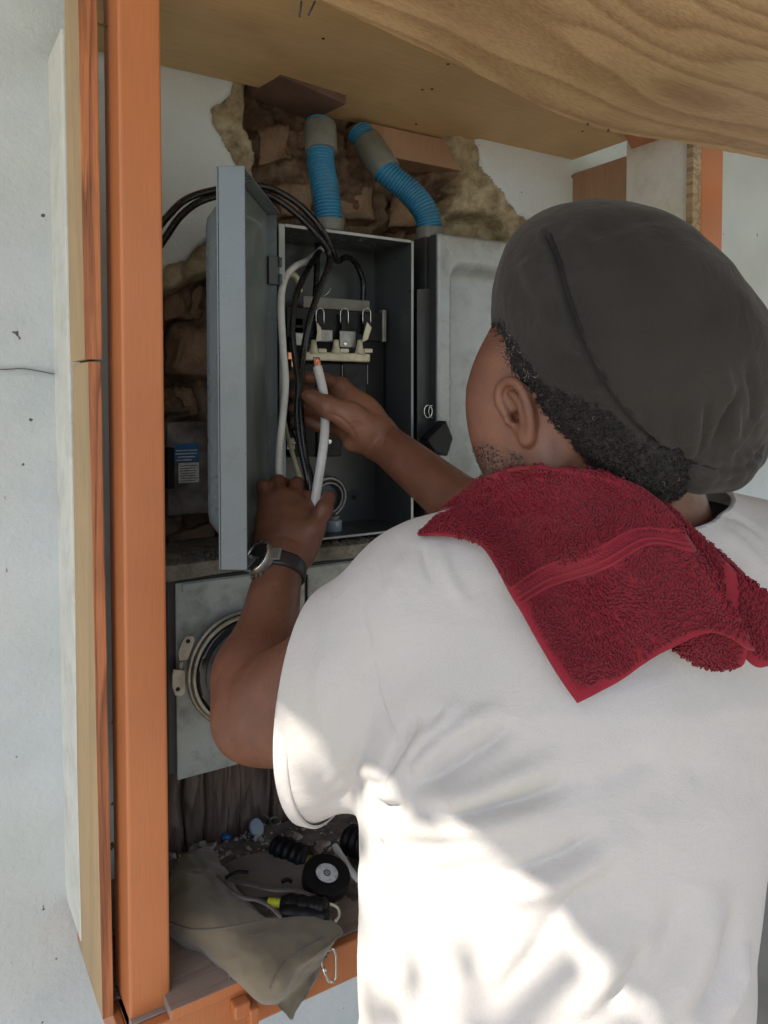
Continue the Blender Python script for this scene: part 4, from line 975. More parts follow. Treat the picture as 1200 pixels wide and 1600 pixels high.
# electrical tape roll
tc = SZ(509, 1372, .050); tn = np.array([.05, -.35, 1.]); tn /= np.linalg.norm(tn)
tape = empty('tape_roll', tuple(tc-[0, 0, .02]), 'roll of black electrical tape with a white printed core lying on the shelf', 'tape roll')
cyl('tape', tc-tn*.010, tc+tn*.010, .0395, M['black_plastic'], tape, 56, bv=.002)
cyl('core_disc', tc+tn*.0095, tc+tn*.0112, .0190, M['white_print'], tape, 40)
ring('core_mark', tc+tn*.0114, tn, .0052, .0007, M['black_plastic'], tape, n=24); ring('core_edge', tc+tn*.0112, tn, .0194, .0008, M['black_plastic'], tape, n=40)
def text(body, loc, size, nrm, mat, parent, name='printed_letters', rot=0.):
    cu = bpy.data.curves.new(name, 'FONT'); cu.body = body; cu.size = size; cu.extrude = .0002; cu.align_x = 'CENTER'; cu.align_y = 'CENTER'
    o = bpy.data.objects.new(name, cu); COL.objects.link(o)
    nrm = Vector(tuple(nrm)); q = nrm.to_track_quat('Z', 'Y'); o.matrix_world = Matrix.Translation(Vector(tuple(loc))) @ q.to_matrix().to_4x4() @ Matrix.Rotation(rot, 4, 'Z')
    dg = bpy.context.evaluated_depsgraph_get(); me = bpy.data.meshes.new_from_object(o.evaluated_get(dg)); mw = o.matrix_world.copy(); bpy.data.objects.remove(o)
    me.transform(mw); return obj(name, me, mat, parent, smooth=False)
text('UL', tc+tn*.0115, .007, tn, M['black_plastic'], tape, rot=R(-30))
# tools with ribbed grips
def tool(name, a, b, r, mat, label, cat, ribs=0, tip=None, mark=None):
    a, b = np.array(a), np.array(b); d = (b-a); ln = np.linalg.norm(d); d /= ln; t = np.linspace(0, 1, 60)
    rr = r*(1-.25*np.exp(-(t/.06)**2)-.25*np.exp(-((1-t)/.06)**2)+.06*np.sin(t*ribs*6.28)); P = a+(b-a)*t[:, None]
    root = empty(name, tuple(a), label, cat); obj('grip', tube_mesh(P, rr, 20), mat, root)
    if tip is not None: cyl('ferrule', b-d*.002, b+d*tip[0], tip[1], tip[2], root, 16)
    if mark is not None: cyl('grip_band', a+d*ln*mark[0], a+d*ln*mark[1], r*1.03, mark[2], root, 20)
    return root
tool('screwdriver', SZ(428, 1322, .035), SZ(482, 1345, .032), .021, M['black_plastic'], 'fat black screwdriver handle lying behind the tape roll', 'screwdriver', 5, (.022, .010, m_simple('amber', (.20, .16, .03), .3)))
tool('screwdriver', SZ(512, 1420, .052), SZ(440, 1412, .05), .015, M['black_plastic'], 'black handled screwdriver with a clear yellow shank collar resting in the open pouch', 'screwdriver', 4, (.022, .007, M['yellow']))
tool('pliers', SZ(515, 1434, .045), SZ(438, 1425, .05), .012, M['black_plastic'], 'black gripped pliers beside the screwdriver in the pouch mouth', 'pliers', 3)
tube('pliers_spring', [SZ(515, 1412, .055), SZ(527, 1418, .05), SZ(530, 1430, .045), SZ(524, 1440, .045)], .0022, M['cream_ins'], None, n=8)
COL.objects[-1].name = 'cream_wire'; tag(COL.objects[-1], 'short cream wire curled at the end of the black pliers', 'wire')
tool('torch', SZ(600, 1330, .035), SZ(540, 1310, .035), .026, M['black_plastic'], 'dark cylindrical torch half hidden behind the man at the right of the shelf', 'torch', 6)
o = tube('white_cable_offcut', [SZ(523, 1322, .055), SZ(533, 1338, .052), SZ(552, 1366, .05), SZ(575, 1385, .05)], .006, M['white_ins'], None, n=12); tag(o, 'short offcut of white cable leaning beside the tape roll', 'cable offcut')
tube('key_clip', [SZ(440, 1378, .03), SZ(448, 1374, .034), SZ(456, 1378, .03)], .003, M['black_plastic'], pouch, n=6)

# ================================================================== THE MAN (built in the body frame: right, up, depth)
ref = L2W(L(900, 1000, .84))
man = empty('person', (ref[0], ref[1], 0.03), 'man in white t-shirt and dark cap seen from behind, both hands in the open panel', 'person')
def finish(name, V, F, mat, parent=man, smooth_it=0, label=None):
    Wv = L2W(V); vol = np.einsum('ij,ij->i', Wv[F[:, 0]]-Wv.mean(0), np.cross(Wv[F[:, 1]]-Wv.mean(0), Wv[F[:, 2]]-Wv.mean(0))).sum()+np.einsum('ij,ij->i', Wv[F[:, 0]]-Wv.mean(0), np.cross(Wv[F[:, 2]]-Wv.mean(0), Wv[F[:, 3]]-Wv.mean(0))).sum()
    return obj(name, np_mesh(name, Wv, F, flip=vol < 0), mat, parent, label=label)

# ---- head frame
H = L(887, 612, .80); HF = unit((-.70, -.13, .71)); HU = unit(np.array([-.10, 1, -.02])-HF*np.dot((-.10, 1, -.02), HF)); HL = unit(np.cross(HU, HF))
if HL[2] > 0: HL = -HL       # the left side of the head faces the viewer
def hp(f, l, u): return H+HF*f+HL*l+HU*u
# ---- arm joints
S_L, E_L, W_L = L(640, 975, .87), L(392, 1128, 1.03), L(438, 880, 1.185)
S_R, E_R, W_R = L(1175, 930, .90), L(795, 850, 1.13), L(598, 690, 1.305)
N0, N1 = L(985, 850, .88), L(930, 690, .815)
# torso sections: up, cx, cz, half width, half depth
TS = np.array([[-.085, .245, .85, .085, .062], [-.115, .235, .852, .135, .075], [-.15, .225, .852, .180, .095], [-.20, .220, .848, .212, .118], [-.27, .213, .842, .232, .138], [-.36, .198, .838, .227, .152], [-.45, .187, .835, .214, .155],
               [-.54, .180, .832, .207, .155], [-.64, .177, .832, .207, .158], [-.76, .180, .835, .222, .162], [-.90, .18, .84, .22, .16]])
def torso(v, off, lo=-.9, k=.02):
    def f(X, Y, Z):
        p = [np.interp(Y, TS[::-1, 0], TS[::-1, i]) for i in range(1, 5)]
        a, b = p[2]+off, p[3]+off; qx, qz = (X-p[0])/a, (Z-p[1])/b
        r = (np.abs(qx)**2.35+np.abs(qz)**2.35)**(1/2.35); d = (r-1)*np.minimum(a, b)*.9
        return np.maximum(d, np.maximum(Y+.085-off, lo-Y))
    v.op(f, (-.08, lo, .62), (.50, -.06, 1.05), k)

def build_body():
    h = .0021; v = Vol((-.245, -.46, .66), (.50, .13, 1.40), h)
    torso(v, -.028, lo=-.455)
    for S, E, Wr, rs in ((S_L, E_L, W_L, (.074, .060, .047, .050, .0345)), (S_R, E_R, W_R, (.074, .060, .046, .046, .0335))):
        v.cone(S, E, rs[0], rs[2], .03); m = E+(Wr-E)*.28
        v.chain([E, m, Wr], [rs[2]+.001, rs[3], rs[4]], .015)
        if S is S_L: v.cone(L(400, 1058, 1.065), L(448, 1110, 1.0), .050, .064, .05)
        v.cone(S+(E-S)*.25, S+(E-S)*.75, rs[0]-.010, rs[1]-.004, .02)
    v.cone(N0, N1, .080, .064, .03); v.cone(hp(-.03, 0, -.03), L(1000, 800, .84), .060, .068, .03)
    # head
    ax = [HF, HL, HU]
    v.ell(hp(-.015, 0, .030), (.098, .078, .098), ax, .02)
    v.ell(hp(.030, 0, -.035), (.066, .066, .072), ax, .025)
    v.chain([hp(.0, .058, -.070), hp(.075, .020, -.108)], [.020, .019], .02); v.chain([hp(.0, -.058, -.070), hp(.075, -.020, -.108)], [.020, .019], .02)
    v.ell(hp(.082, 0, -.098), (.020, .024, .020), ax, .02)
    for s in (1, -1):
        v.ell(hp(.058, .044*s, -.022), (.026, .025, .026), ax, .045); v.ell(hp(.046, .045*s, .014), (.030, .026, .036), ax, .045)           # cheekbone
        v.ell(hp(.052, .043*s, -.060), (.032, .027, .036), ax, .03)           # full cheek
        v.ell(hp(.080, .030*s, .018), (.016, .024, .010), ax, .012)           # brow
        v.ell(hp(.092, .030*s, -.002), (.012, .014, .010), ax, .008, 'cut')   # socket
        v.ell(hp(.078, .031*s, -.002), (.0125, .0125, .0115), ax, .002)       # eyeball
        v.ell(hp(.088, .031*s, .007), (.006, .014, .0045), ax, .004)          # lid
        v.ell(hp(.010, .066*s, -.040), (.022, .010, .035), ax, .015)
    v.chain([hp(.088, 0, .008), hp(.104, 0, -.030)], [.008, .012], .01)
    for s in (1, -1): v.ell(hp(.096, .013*s, -.034), (.010, .009, .008), ax, .006)
    v.ell(hp(.092, 0, -.058), (.012, .022, .006), ax, .005); v.ell(hp(.090, 0, -.070), (.011, .020, .0065), ax, .005)
    v.ell(hp(.106, 0, -.0635), (.010, .020, .0016), ax, .003, 'cut')
    # ears
    for s in (1, -1):
        c = hp(.010, .0785*s, -.014)
        ef = unit(HF*.95+HU*-.16+HL*s*.02); eu = unit(HU-ef*np.dot(HU, ef)+HF*-.10); en = unit(np.cross(ef, eu)); en = en if np.dot(en, HL*s) > 0 else -en
        eu = unit(eu-ef*np.dot(eu, ef))
        q = lambda f, u, n=0.: c+ef*f+eu*u+en*n
        v.ell(q(-.004, .000, .001), (.0165, .0065, .030), [ef, en, eu], .004)
        v.ell(q(.003, .002, .008), (.0090, .0068, .0175), [ef, en, eu], .003, 'cut')
        v.ell(q(.004, -.004, .003), (.0065, .012, .0060), [ef, en, eu], .002, 'cut')
        hel = [q(.013, .004, .004), q(.014, .016, .005), q(.009, .027, .006), q(-.002, .031, .0075), q(-.013, .026, .0095), q(-.0185, .013, .0105), q(-.0185, -.001, .010), q(-.015, -.014, .008), q(-.009, -.024, .005)]
        v.chain(catmull(hel, 4), [.0042]*(8*4+1), .0025)
        ant = [q(-.002, .019, .0065), q(-.009, .010, .0085), q(-.010, -.003, .0085), q(-.006, -.013, .0065)]
        v.chain(catmull(ant, 4), [.0032]*(3*4+1), .003)
        v.ell(q(.0115, -.004, .004), (.0040, .0055, .0060), [ef, en, eu], .004)        # tragus
        v.ell(q(-.002, -.027, .0035), (.0095, .0060, .0095), [ef, en, eu], .005)       # lobe
    # left hand: back of the hand to the viewer, thumb on the right
    ks = .010
    K = [L(478, 800, 1.235), L(459, 782, 1.245), L(438, 775, 1.245), L(417, 786, 1.235)]
    for i, kk in enumerate(K):
        b = W_L+(L(470-i*20, 862, 1.195)-W_L)*.9
        v.chain([b, kk], [.0195, .0140], .024)
    v.ell(L(449, 830, 1.212), (.037, .040, .021), [unit((1, 0, .05)), unit((0, .9, .42)), unit((0, -.42, .9))], .02)
    v.cone(W_L, L(449, 845, 1.205), .031, .028, .02)
    fl = [[K[0], L(484, 778, 1.262), L(492, 792, 1.285), L(500, 812, 1.278)], [K[1], L(464, 757, 1.272), L(474, 766, 1.300), L(488, 790, 1.298)],
          [K[2], L(434, 753, 1.268), L(446, 758, 1.298), L(466, 782, 1.300)], [K[3], L(412, 760, 1.252), L(420, 760, 1.285), L(442, 785, 1.292)]]
    for f, r in zip(fl, (.0122, .0122, .0120, .0112)): v.chain(f, [r*1.06, r, r*.92, r*.86], .006)
    v.chain([L(470, 868, 1.195), L(492, 826, 1.205), L(506, 796, 1.218), L(514, 777, 1.232)], [.020, .0150, .0128, .0110], .010)
    v.ell(L(478, 845, 1.20), (.020, .028, .016), None, .015)
    # right hand: palm to the viewer, fingers to the left, thumb over the cable
    KR = [L(533, 604, 1.338), L(526, 626, 1.345), L(526, 648, 1.343), L(534, 670, 1.335)]
    for i, kk in enumerate(KR):
        b = L(590, 668+i*9, 1.312); v.chain([b, kk], [.024, .0170], .018)
    v.ell(L(560, 655, 1.322), (.042, .043, .025), [unit((1, .25, 0)), unit((-.25, 1, 0)), [0, 0, 1]], .02)
    v.ell(L(562, 688, 1.303), (.030, .018, .018), [unit((1, .35, 0)), unit((-.35, 1, 0)), [0, 0, 1]], .015)     # heel of the hand
    fr_ = [[KR[0], L(505, 593, 1.345), L(480, 590, 1.35), L(455, 588, 1.352)], [KR[1], L(496, 618, 1.352), L(471, 613, 1.350), L(461, 615, 1.335)],
           [KR[2], L(492, 640, 1.348), L(467, 634, 1.346), L(460, 638, 1.330)], [KR[3], L(497, 664, 1.335), L(473, 655, 1.335), L(463, 658, 1.322)]]
    for f, r in zip(fr_, (.0120, .0125, .0120, .0112)): v.chain(f, [r*1.2, r, r*.92, r*.88], .005)
    v.chain([L(572, 672, 1.290), L(545, 650, 1.278), L(512, 636, 1.268), L(486, 621, 1.270)], [.028, .0225, .0165, .0135], .014)
    v.ell(L(478, 617, 1.2665), (.009, .007, .006), None, .006)
    V, F = v.mesh(); V = smooth_mesh(V, F, 3, .5)
    # creases of the right palm and wrist
    Nn = vnormals(V, F); c = V.mean(0)
    if ((V-c)*Nn).sum() < 0: Nn = -Nn
    sf = Surf(V, F)
    def S3(pts): return [np.array([(x-PX0)/FOC*d, (PY0-y)/FOC*d, d]) for x, y in pts for d in [sf.depth(x, y, 1.3)]]
    for pts, w_, a_ in (([(572, 700), (586, 690), (594, 676), (596, 662)], .0022, -.0010), ([(577, 716), (592, 702), (600, 690), (603, 672)], .0022, -.0008), ([(548, 672), (562, 666), (580, 664)], .002, -.0009), ([(540, 655), (556, 652), (574, 656)], .002, -.0009),
                        ([(545, 664), (560, 660), (578, 660)], .0018, -.0008), ([(508, 646), (530, 652), (548, 668), (560, 690)], .0028, -.0018), ([(516, 600), (520, 612)], .0018, -.001),
                        ([(408, 848), (440, 838), (480, 852)], .004, -.0008), ([(497, 812), (510, 806)], .0018, -.0009), ([(500, 800), (514, 795)], .0018, -.0008), ([(424, 768), (440, 762)], .002, -.0008), ([(386, 905), (430, 915), (474, 905)], .003, -.0008)):
        V = fold(V, Nn, catmull(S3(pts), 4), w_, a_, .2)
    return V, F, Nn
bV, bF, bN = build_body()
print('body verts', len(bV))
body = finish('body', bV, bF, M['skin'])
# masks for skin areas that really differ: palms, stubble
pal = np.zeros(len(bV), np.float32)
d = np.linalg.norm(bV-L(545, 655, 1.29), axis=1); pal = np.clip(1-np.abs(d-.0)/.075, 0, 1)**.7*np.clip((-bN[:, 2]-.1)*2, 0, 1)
at = body.data.attributes.new('palm', 'FLOAT', 'POINT'); at.data.foreach_set('value', pal.astype(np.float32))
lc = (bV-H) @ np.array([HF, HL, HU]).T
stb = np.clip((-.045-lc[:, 2]+.35*(lc[:, 0]-.02)*0)/.02, 0, 1)*np.clip((lc[:, 0]+.0)/.02, 0, 1)*np.clip((.2-np.linalg.norm(lc, axis=1))*20, 0, 1)
stb = np.maximum(stb, np.clip((lc[:, 0]-.03)/.02, 0, 1)*np.clip((-.035-lc[:, 2])/.015, 0, 1)*(np.linalg.norm(lc, axis=1) < .15)); stb = np.maximum(stb, np.clip(1-np.abs(lc[:, 0]-.022)/.014, 0, 1)*(lc[:, 2] < .0)*(lc[:, 2] > -.1))*(np.linalg.norm(lc, axis=1) < .15)*.75
stb = stb*(np.linalg.norm(bV-hp(.010, .082, -.014), axis=1) > .040)
at = body.data.attributes.new('stubble', 'FLOAT', 'POINT'); at.data.foreach_set('value', stb.astype(np.float32))

# ---- hair: a cropped shell of its own over the back and sides of the head, with curls on it
def build_hair():
    v = Vol((.08, -.16, .62), (.36, .12, 1.0), .0026); ax = [HF, HL, HU]
    v.ell(hp(-.020, 0, .030), (.102, .0820, .102), ax, .02)
    v.ell(hp(-.060, 0, -.030), (.052, .064, .060), ax, .03)
    v.cone(hp(-.060, .0, -.04), hp(-.078, .0, -.078), .052, .044, .02)
    # cut away the face side, along a hairline plane, and round the ears
    def f(X, Y, Z):
        a = (X-H[0])*HF[0]+(Y-H[1])*HF[1]+(Z-H[2])*HF[2]; u = (X-H[0])*HU[0]+(Y-H[1])*HU[1]+(Z-H[2])*HU[2]
        line = np.where(u > .004, .034+np.clip(u, 0, .05)*.25, -.012)     # temples forward, behind the ear further back
        jag = .002*np.sin(u*900)+.002*np.sin(u*370)
        side = np.where((u > -.016) & (u <= -.004), .010, line)
        return side+jag-a
    v.op(lambda X, Y, Z: f(X, Y, Z), v.lo, v.lo+v.n*v.h, 0, 'cut') if False else None
    s = v.A; sl, X, Y, Z = v.sub(v.lo, v.lo+v.n*v.h)
    g = f(X, Y, Z); s[sl] = np.maximum(s[sl], -g)
    n2 = np.array([.66, .74, .05]); p2 = L(880, 628, .78)
    s[sl] = np.maximum(s[sl], ((X-p2[0])*n2[0]+(Y-p2[1])*n2[1]+(Z-p2[2])*n2[2])-.026)
    for sgn in (1, -1):
        v.ell(hp(.012, .082*sgn, -.016), (.024, .030, .032), ax, .004, 'cut')
    V, F = v.mesh(); V = smooth_mesh(V, F, 2, .5); Nn = vnormals(V, F)
    if ((V-V.mean(0))*Nn).sum() < 0: Nn = -Nn
    V = V+Nn*(fbm(V, 130, 3)*.0022)[:, None]
    return V, F, Nn
hV, hF, hN = build_hair()
hair = finish('hair', hV, hF, M['hair'])
def curls(name, V, N_, count, size, rad, mat, seed, parent, sel=None, lift=.0):
    rs = np.random.RandomState(seed); ids = np.arange(len(V)) if sel is None else np.where(sel)[0]
    ids = rs.choice(ids, count); vs = []; fs = []
    for i in ids:
        c = V[i]+N_[i]*lift; n = N_[i]; t = unit(np.cross(n, rs.randn(3))); b = np.cross(n, t); s = size*rs.uniform(.6, 1.4); m = 6; a0 = rs.rand()*6; sw = rs.uniform(3, 5.5); base = len(vs)
        for k in range(m):
            a = a0+sw*k/(m-1); p = c+s*(math.cos(a)*t+math.sin(a)*b*.8)*.6+n*(s*.9*k/(m-1)-.0008)
            rdir = unit(math.cos(a)*t+math.sin(a)*b)
            for q in ((rdir*rad), (n*rad), (-rdir*rad)): vs.append(p+q)
        for k in range(m-1):
            for j in range(3): fs.append((base+k*3+j, base+k*3+(j+1) % 3, base+k*3+3+(j+1) % 3, base+k*3+3+j))
    o = obj(name, np_mesh(name, L2W(np.array(vs)), np.array(fs)), mat, parent); tag(o, kind='stuff'); return o
curls('hair_curls', hV, hN, 9000, .0030, .00042, M['curl'], 1, man, sel=(hN[:, 2] < .5))
gr = (hN[:, 2] < .3)*(np.linalg.norm(hV-hp(.03, .075, .02), axis=1) < .05)
curls('grey_curls', hV, hN, 130, .0028, .00032, M['curl_grey'], 2, man, sel=gr)
curls('grey_curls', hV, hN, 90, .0026, .00026, M['curl_grey'], 3, man, sel=(hN[:, 2] < .3))
curls('beard_stubble', bV, bN, 1500, .0016, .0003, M['curl'], 4, man, sel=(stb > .35), lift=.0004)

# ---- cap
def build_cap():
    v = Vol((.02, -.13, .58), (.46, .26, 1.02), .0030)
    c = L(988, 528, .795); d1 = unit((.69, -.72, .10)); d2 = unit((.72, .69, .05)); d3 = unit(np.cross(d1, d2)); d3 = d3 if d3[2] > 0 else -d3
    v.ell(c, (.166, .106, .122), [d1, d2, d3], .02, e=2.25, neg=(.140, .130, .132)); v.ell(L(882, 428, .79), (.058, .050, .085), [d1, d2, d3], .05)
    # rolled band and the short peak at the low back
    P = [L(x, y, d) for x, y, d in ((1010, 700, .755), (1050, 722, .735), (1095, 733, .725), (1135, 730, .735), (1168, 712, .76))]
    v.chain(P, [.012, .015, .016, .016, .013], .02)
    V, F = v.mesh(); V = smooth_mesh(V, F, 3, .5); N_ = vnormals(V, F)
    if ((V-V.mean(0))*N_).sum() < 0: N_ = -N_
    sf = Surf(V, F)
    def S3(pts): return catmull([L(x, y, sf.depth(x, y, .75)) for x, y in pts], 6)
    seam = S3([(852, 362), (866, 395), (876, 430), (886, 470), (905, 520), (938, 588), (985, 652), (1030, 692), (1072, 718), (1120, 733), (1165, 728), (1188, 700)])
    dd, t = seg_dist(V, seam)
    V = V-N_*(.0034*np.exp(-(dd/.0024)**2))[:, None]+N_*(.0014*np.exp(-((dd-.006)/.004)**2))[:, None]
    V = V+N_*(.0011*np.exp(-(dd/.016)**2)*np.sin(t*150+fbm(V, 30, 2)*2)*np.clip(t*1.5, .2, 1))[:, None]
    band = S3([(1000, 715), (1045, 742), (1090, 752), (1140, 750), (1180, 725)])
    V = fold(V, N_, band, .003, -.002)
    rs = np.random.RandomState(5)
    for pts, w_, a_ in (([(1190, 640), (1165, 670), (1130, 725)], .005, .004), ([(1150, 600), (1130, 660), (1110, 725)], .006, -.005), ([(1120, 560), (1140, 640), (1148, 720)], .007, .005), ([(1080, 620), (1085, 680), (1082, 720)], .006, .004), ([(1050, 640), (1055, 690), (1060, 712)], .005, -.0035),
                        ([(1010, 630), (1025, 670), (1040, 700)], .004, .002), ([(1105, 600), (1100, 670), (1096, 722)], .005, -.004), ([(1160, 560), (1175, 620), (1172, 700)], .006, -.004),
                        ([(800, 425), (840, 410), (878, 415)], .006, .002), ([(800, 475), (850, 470), (885, 490)], .008, -.002), ([(845, 430), (900, 412), (960, 415)], .006, -.0018), ([(820, 520), (870, 510), (905, 540)], .007, .002), ([(860, 560), (905, 560), (930, 580)], .006, -.002),
                        ([(905, 610), (945, 605), (965, 620)], .006, .002), ([(930, 400), (1000, 430), (1070, 500)], .03, .003), ([(960, 560), (1030, 560), (1090, 590)], .02, -.004), ([(980, 640), (1030, 640), (1070, 660)], .012, -.003),
                        ([(900, 370), (960, 350), (1040, 345)], .012, -.003), ([(880, 350), (930, 400), (950, 470)], .014, .003), ([(820, 400), (835, 450), (870, 520)], .010, .002)):
        V = fold(V, N_, S3(pts), w_*.9, a_*1.5, .25)
    V = V+N_*(fbm(V, 14, 3, 4)*.0055+fbm(V, 38, 3, 6)*.0013)[:, None]
    return V, F, S3, N_
cV, cF, cS3, cN = build_cap(); capo = finish('cap', cV, cF, M['cap'])
# two rows of stitching along the seam
for off in (-.0022, .0026):
    P = cS3([(855, 368), (868, 398), (878, 432), (888, 471), (907, 520), (940, 588), (986, 651), (1031, 690), (1072, 716), (1120, 730)])
    P = P+np.array([0, 0, -.0012])+unit((.7, .6, 0))*off
    obj('seam_thread', tube_mesh(L2W(P), .0006, 5), M['black_plastic'], capo)

# ---- t-shirt
def build_shirt():
    v = Vol((-.16, -.80, .60), (.60, -.02, 1.20), .0033)
    torso(v, -.004, lo=-.80)
    ac = L(494, 1112, .945)
    v.chain([S_L, (S_L+ac)/2, ac, ac+unit(ac-S_L)*.05], [.090, .097, .102, .104], .028)
    v.chain([L(690, 930, .87), L(985, 830, .85)], [.085, .075], .05)
    v.chain([S_R, S_R+(E_R-S_R)*.55], [.098, .100], .03); v.chain([L(1150, 905, .88), L(985, 830, .85)], [.085, .075], .05)
    v.cone(L(985, 850, .855), L(965, 745, .835), .082, .070, .03)
    # loose cloth: belly of the sleeve below the arm, hang at the left flank
    v.cone(L(535, 1150, .92), L(600, 1172, .89), .066, .056, .03)
    V, F = v.mesh(); V = smooth_mesh(V, F, 3, .5); N_ = vnormals(V, F)
    if ((V-V.mean(0))*N_).sum() < 0: N_ = -N_
    V = V+N_*(fbm(V, 7, 3, 1)*.006)[:, None]
    sf = Surf(V, F)
    def S3(pts): return catmull([L(x, y, sf.depth(x, y, .80)) for x, y in pts], 6)
    for pts, w_, a_ in (
        ([(640, 1232), (700, 1205), (770, 1160), (810, 1125)], .010, -.009), ([(640, 1215), (680, 1170), (740, 1125), (790, 1100)], .009, .006), ([(645, 1245), (720, 1245), (800, 1215), (880, 1175)], .012, .009),
        ([(655, 1270), (740, 1270), (840, 1245), (920, 1205)], .011, -.010), ([(600, 1285), (690, 1290), (790, 1275), (880, 1240)], .014, .009), ([(760, 1375), (840, 1355), (900, 1330), (950, 1290)], .012, -.009), ([(740, 1395), (830, 1385), (920, 1350), (990, 1290)], .016, .007),
        ([(590, 1245), (610, 1200), (640, 1150), (650, 1110)], .009, -.007), ([(600, 1225), (630, 1180), (690, 1130), (720, 1090)], .008, .005), ([(615, 1235), (600, 1215), (580, 1205), (550, 1215)], .007, .005),
        ([(585, 1250), (600, 1262), (640, 1258)], .007, -.010), ([(588, 1262), (592, 1300), (600, 1340)], .006, -.008), ([(603, 1262), (604, 1290), (596, 1320)], .005, .005),
        ([(580, 1010), (600, 1100), (640, 1190), (645, 1225)], .0032, -.0026), ([(560, 920), (575, 980), (582, 1015)], .0032, -.0020),
        ([(480, 1240), (530, 1190), (570, 1130)], .012, .004), ([(500, 1262), (550, 1235), (585, 1215)], .010, -.004), ([(520, 1000), (500, 1080), (520, 1150)], .016, .003),
        ([(900, 1500), (940, 1400), (960, 1320)], .02, -.006), ([(860, 1600), (930, 1520), (985, 1430)], .020, .009), ([(980, 1600), (1040, 1500), (1070, 1380)], .022, -.009), ([(1020, 1600), (1090, 1490), (1120, 1370)], .02, .007),
        ([(1080, 1600), (1130, 1520), (1150, 1400)], .014, -.008), ([(1120, 1600), (1150, 1540), (1165, 1470)], .010, .006), ([(1010, 1280), (1060, 1220), (1120, 1180)], .02, -.003), ([(700, 1480), (760, 1440), (820, 1430)], .02, .003),
        ([(690, 850), (700, 900), (740, 960)], .008, .003), ([(660, 850), (665, 880), (680, 920)], .005, -.0025), ([(640, 860), (620, 900), (610, 950)], .010, .002), ([(570, 1300), (575, 1420), (565, 1600)], .009, .006), ([(600, 1330), (610, 1450), (600, 1600)], .014, -.004),
        ([(770, 1560), (840, 1480), (900, 1400), (940, 1370)], .016, -.007), ([(830, 1500), (880, 1440), (950, 1400)], .010, .005), ([(940, 1590), (985, 1530), (1010, 1470)], .012, -.007), ([(650, 1340), (720, 1330), (800, 1310)], .012, .004), ([(700, 1560), (790, 1500), (850, 1460)], .018, .004), ([(640, 1190), (680, 1140), (700, 1100)], .007, -.004), ([(900, 1250), (980, 1200), (1040, 1180)], .014, -.004),
        ([(1100, 830), (1150, 850), (1195, 900)], .012, .004), ([(1110, 800), (1160, 815), (1199, 850)], .008, -.003)):
        V = fold(V, N_, S3(pts), w_*.85, a_*1.25, .3)
    # openings: cuffs, hem and neck are cut clean with planes
    nrm_c = unit((-.86, .06, .42))
    cuts = [(L(503, 1112, .935), nrm_c, .24, ac), (S_R+(E_R-S_R)*.48, unit(E_R-S_R), .2, S_R+(E_R-S_R)*.6), (np.array([0, -.79, 0]), np.array([0, -1., 0]), 9, np.array([0, 0, 0.])), (L(975, 795, .845), unit((-.12, .95, -.18)), .13, L(970, 760, .84))]
    me = np_mesh('t', V, F); bm = bmesh.new(); bm.from_mesh(me); loops = []
    for co, no, rad, cen in cuts:
        # local face neighbourhood on which the plane acts
        fs = [f for f in bm.faces if np.linalg.norm(np.array(f.calc_center_median())-cen) < rad]
        fs = [f for f in fs if (np.array(f.calc_center_median())-co) @ no > -.03]
        if rad < 1: fs = [f for f in fs if not (no[0] < -.8 and f.calc_center_median().y < -.555)]
        geom = list({v for f in fs for v in f.verts})+list({e for f in fs for e in f.edges})+fs
        r_ = bmesh.ops.bisect_plane(bm, geom=geom, plane_co=Vector(tuple(co)), plane_no=Vector(tuple(no)), clear_outer=True)
        loops.append([tuple(g.co) for g in r_['geom_cut'] if isinstance(g, bmesh.types.BMVert)])
    # keep the largest island
    bm.faces.ensure_lookup_table(); seen = set(); best = []
    for f in bm.faces:
        if f.index in seen: continue
        st = [f]; seen.add(f.index); comp = []
        while st:
            g = st.pop(); comp.append(g)
            for e in g.edges:
                for h_ in e.link_faces:
                    if h_.index not in seen: seen.add(h_.index); st.append(h_)
        if len(comp) > len(best): best = comp
    keep = set(best); bmesh.ops.delete(bm, geom=[f for f in bm.faces if f not in keep], context='FACES')
    bmesh.ops.triangulate(bm, faces=[f for f in bm.faces if len(f.verts) > 4])
    return bm, loops, V, F, cuts
sbm, sloops, sV, sF, scuts = build_shirt()
for vv in sbm.verts: vv.co = Vector(tuple(L2W(np.array(vv.co))))
bmesh.ops.recalc_face_normals(sbm, faces=sbm.faces)
shirt = obj('tshirt', sbm, M['shirt'], man); md = shirt.modifiers.new('solid', 'SOLIDIFY'); md.thickness = .0022; md.offset = -1
def order_loop(pts, c, n):
    P = np.array(pts); u = unit(np.cross(n, [0.3, 1, 0.2])); v_ = np.cross(n, u); q = P-c; a = np.arctan2(q @ v_, q @ u); r_ = np.hypot(q @ v_, q @ u)
    A = np.linspace(-math.pi, math.pi, 72, endpoint=False); idx = np.argsort(a)
    rr = np.interp(A, np.r_[a[idx]-2*math.pi, a[idx], a[idx]+2*math.pi], np.tile(r_[idx], 3))
    for _ in range(3): rr = (np.roll(rr, 1)+rr*2+np.roll(rr, -1))/4
    return c, u, v_, A, rr
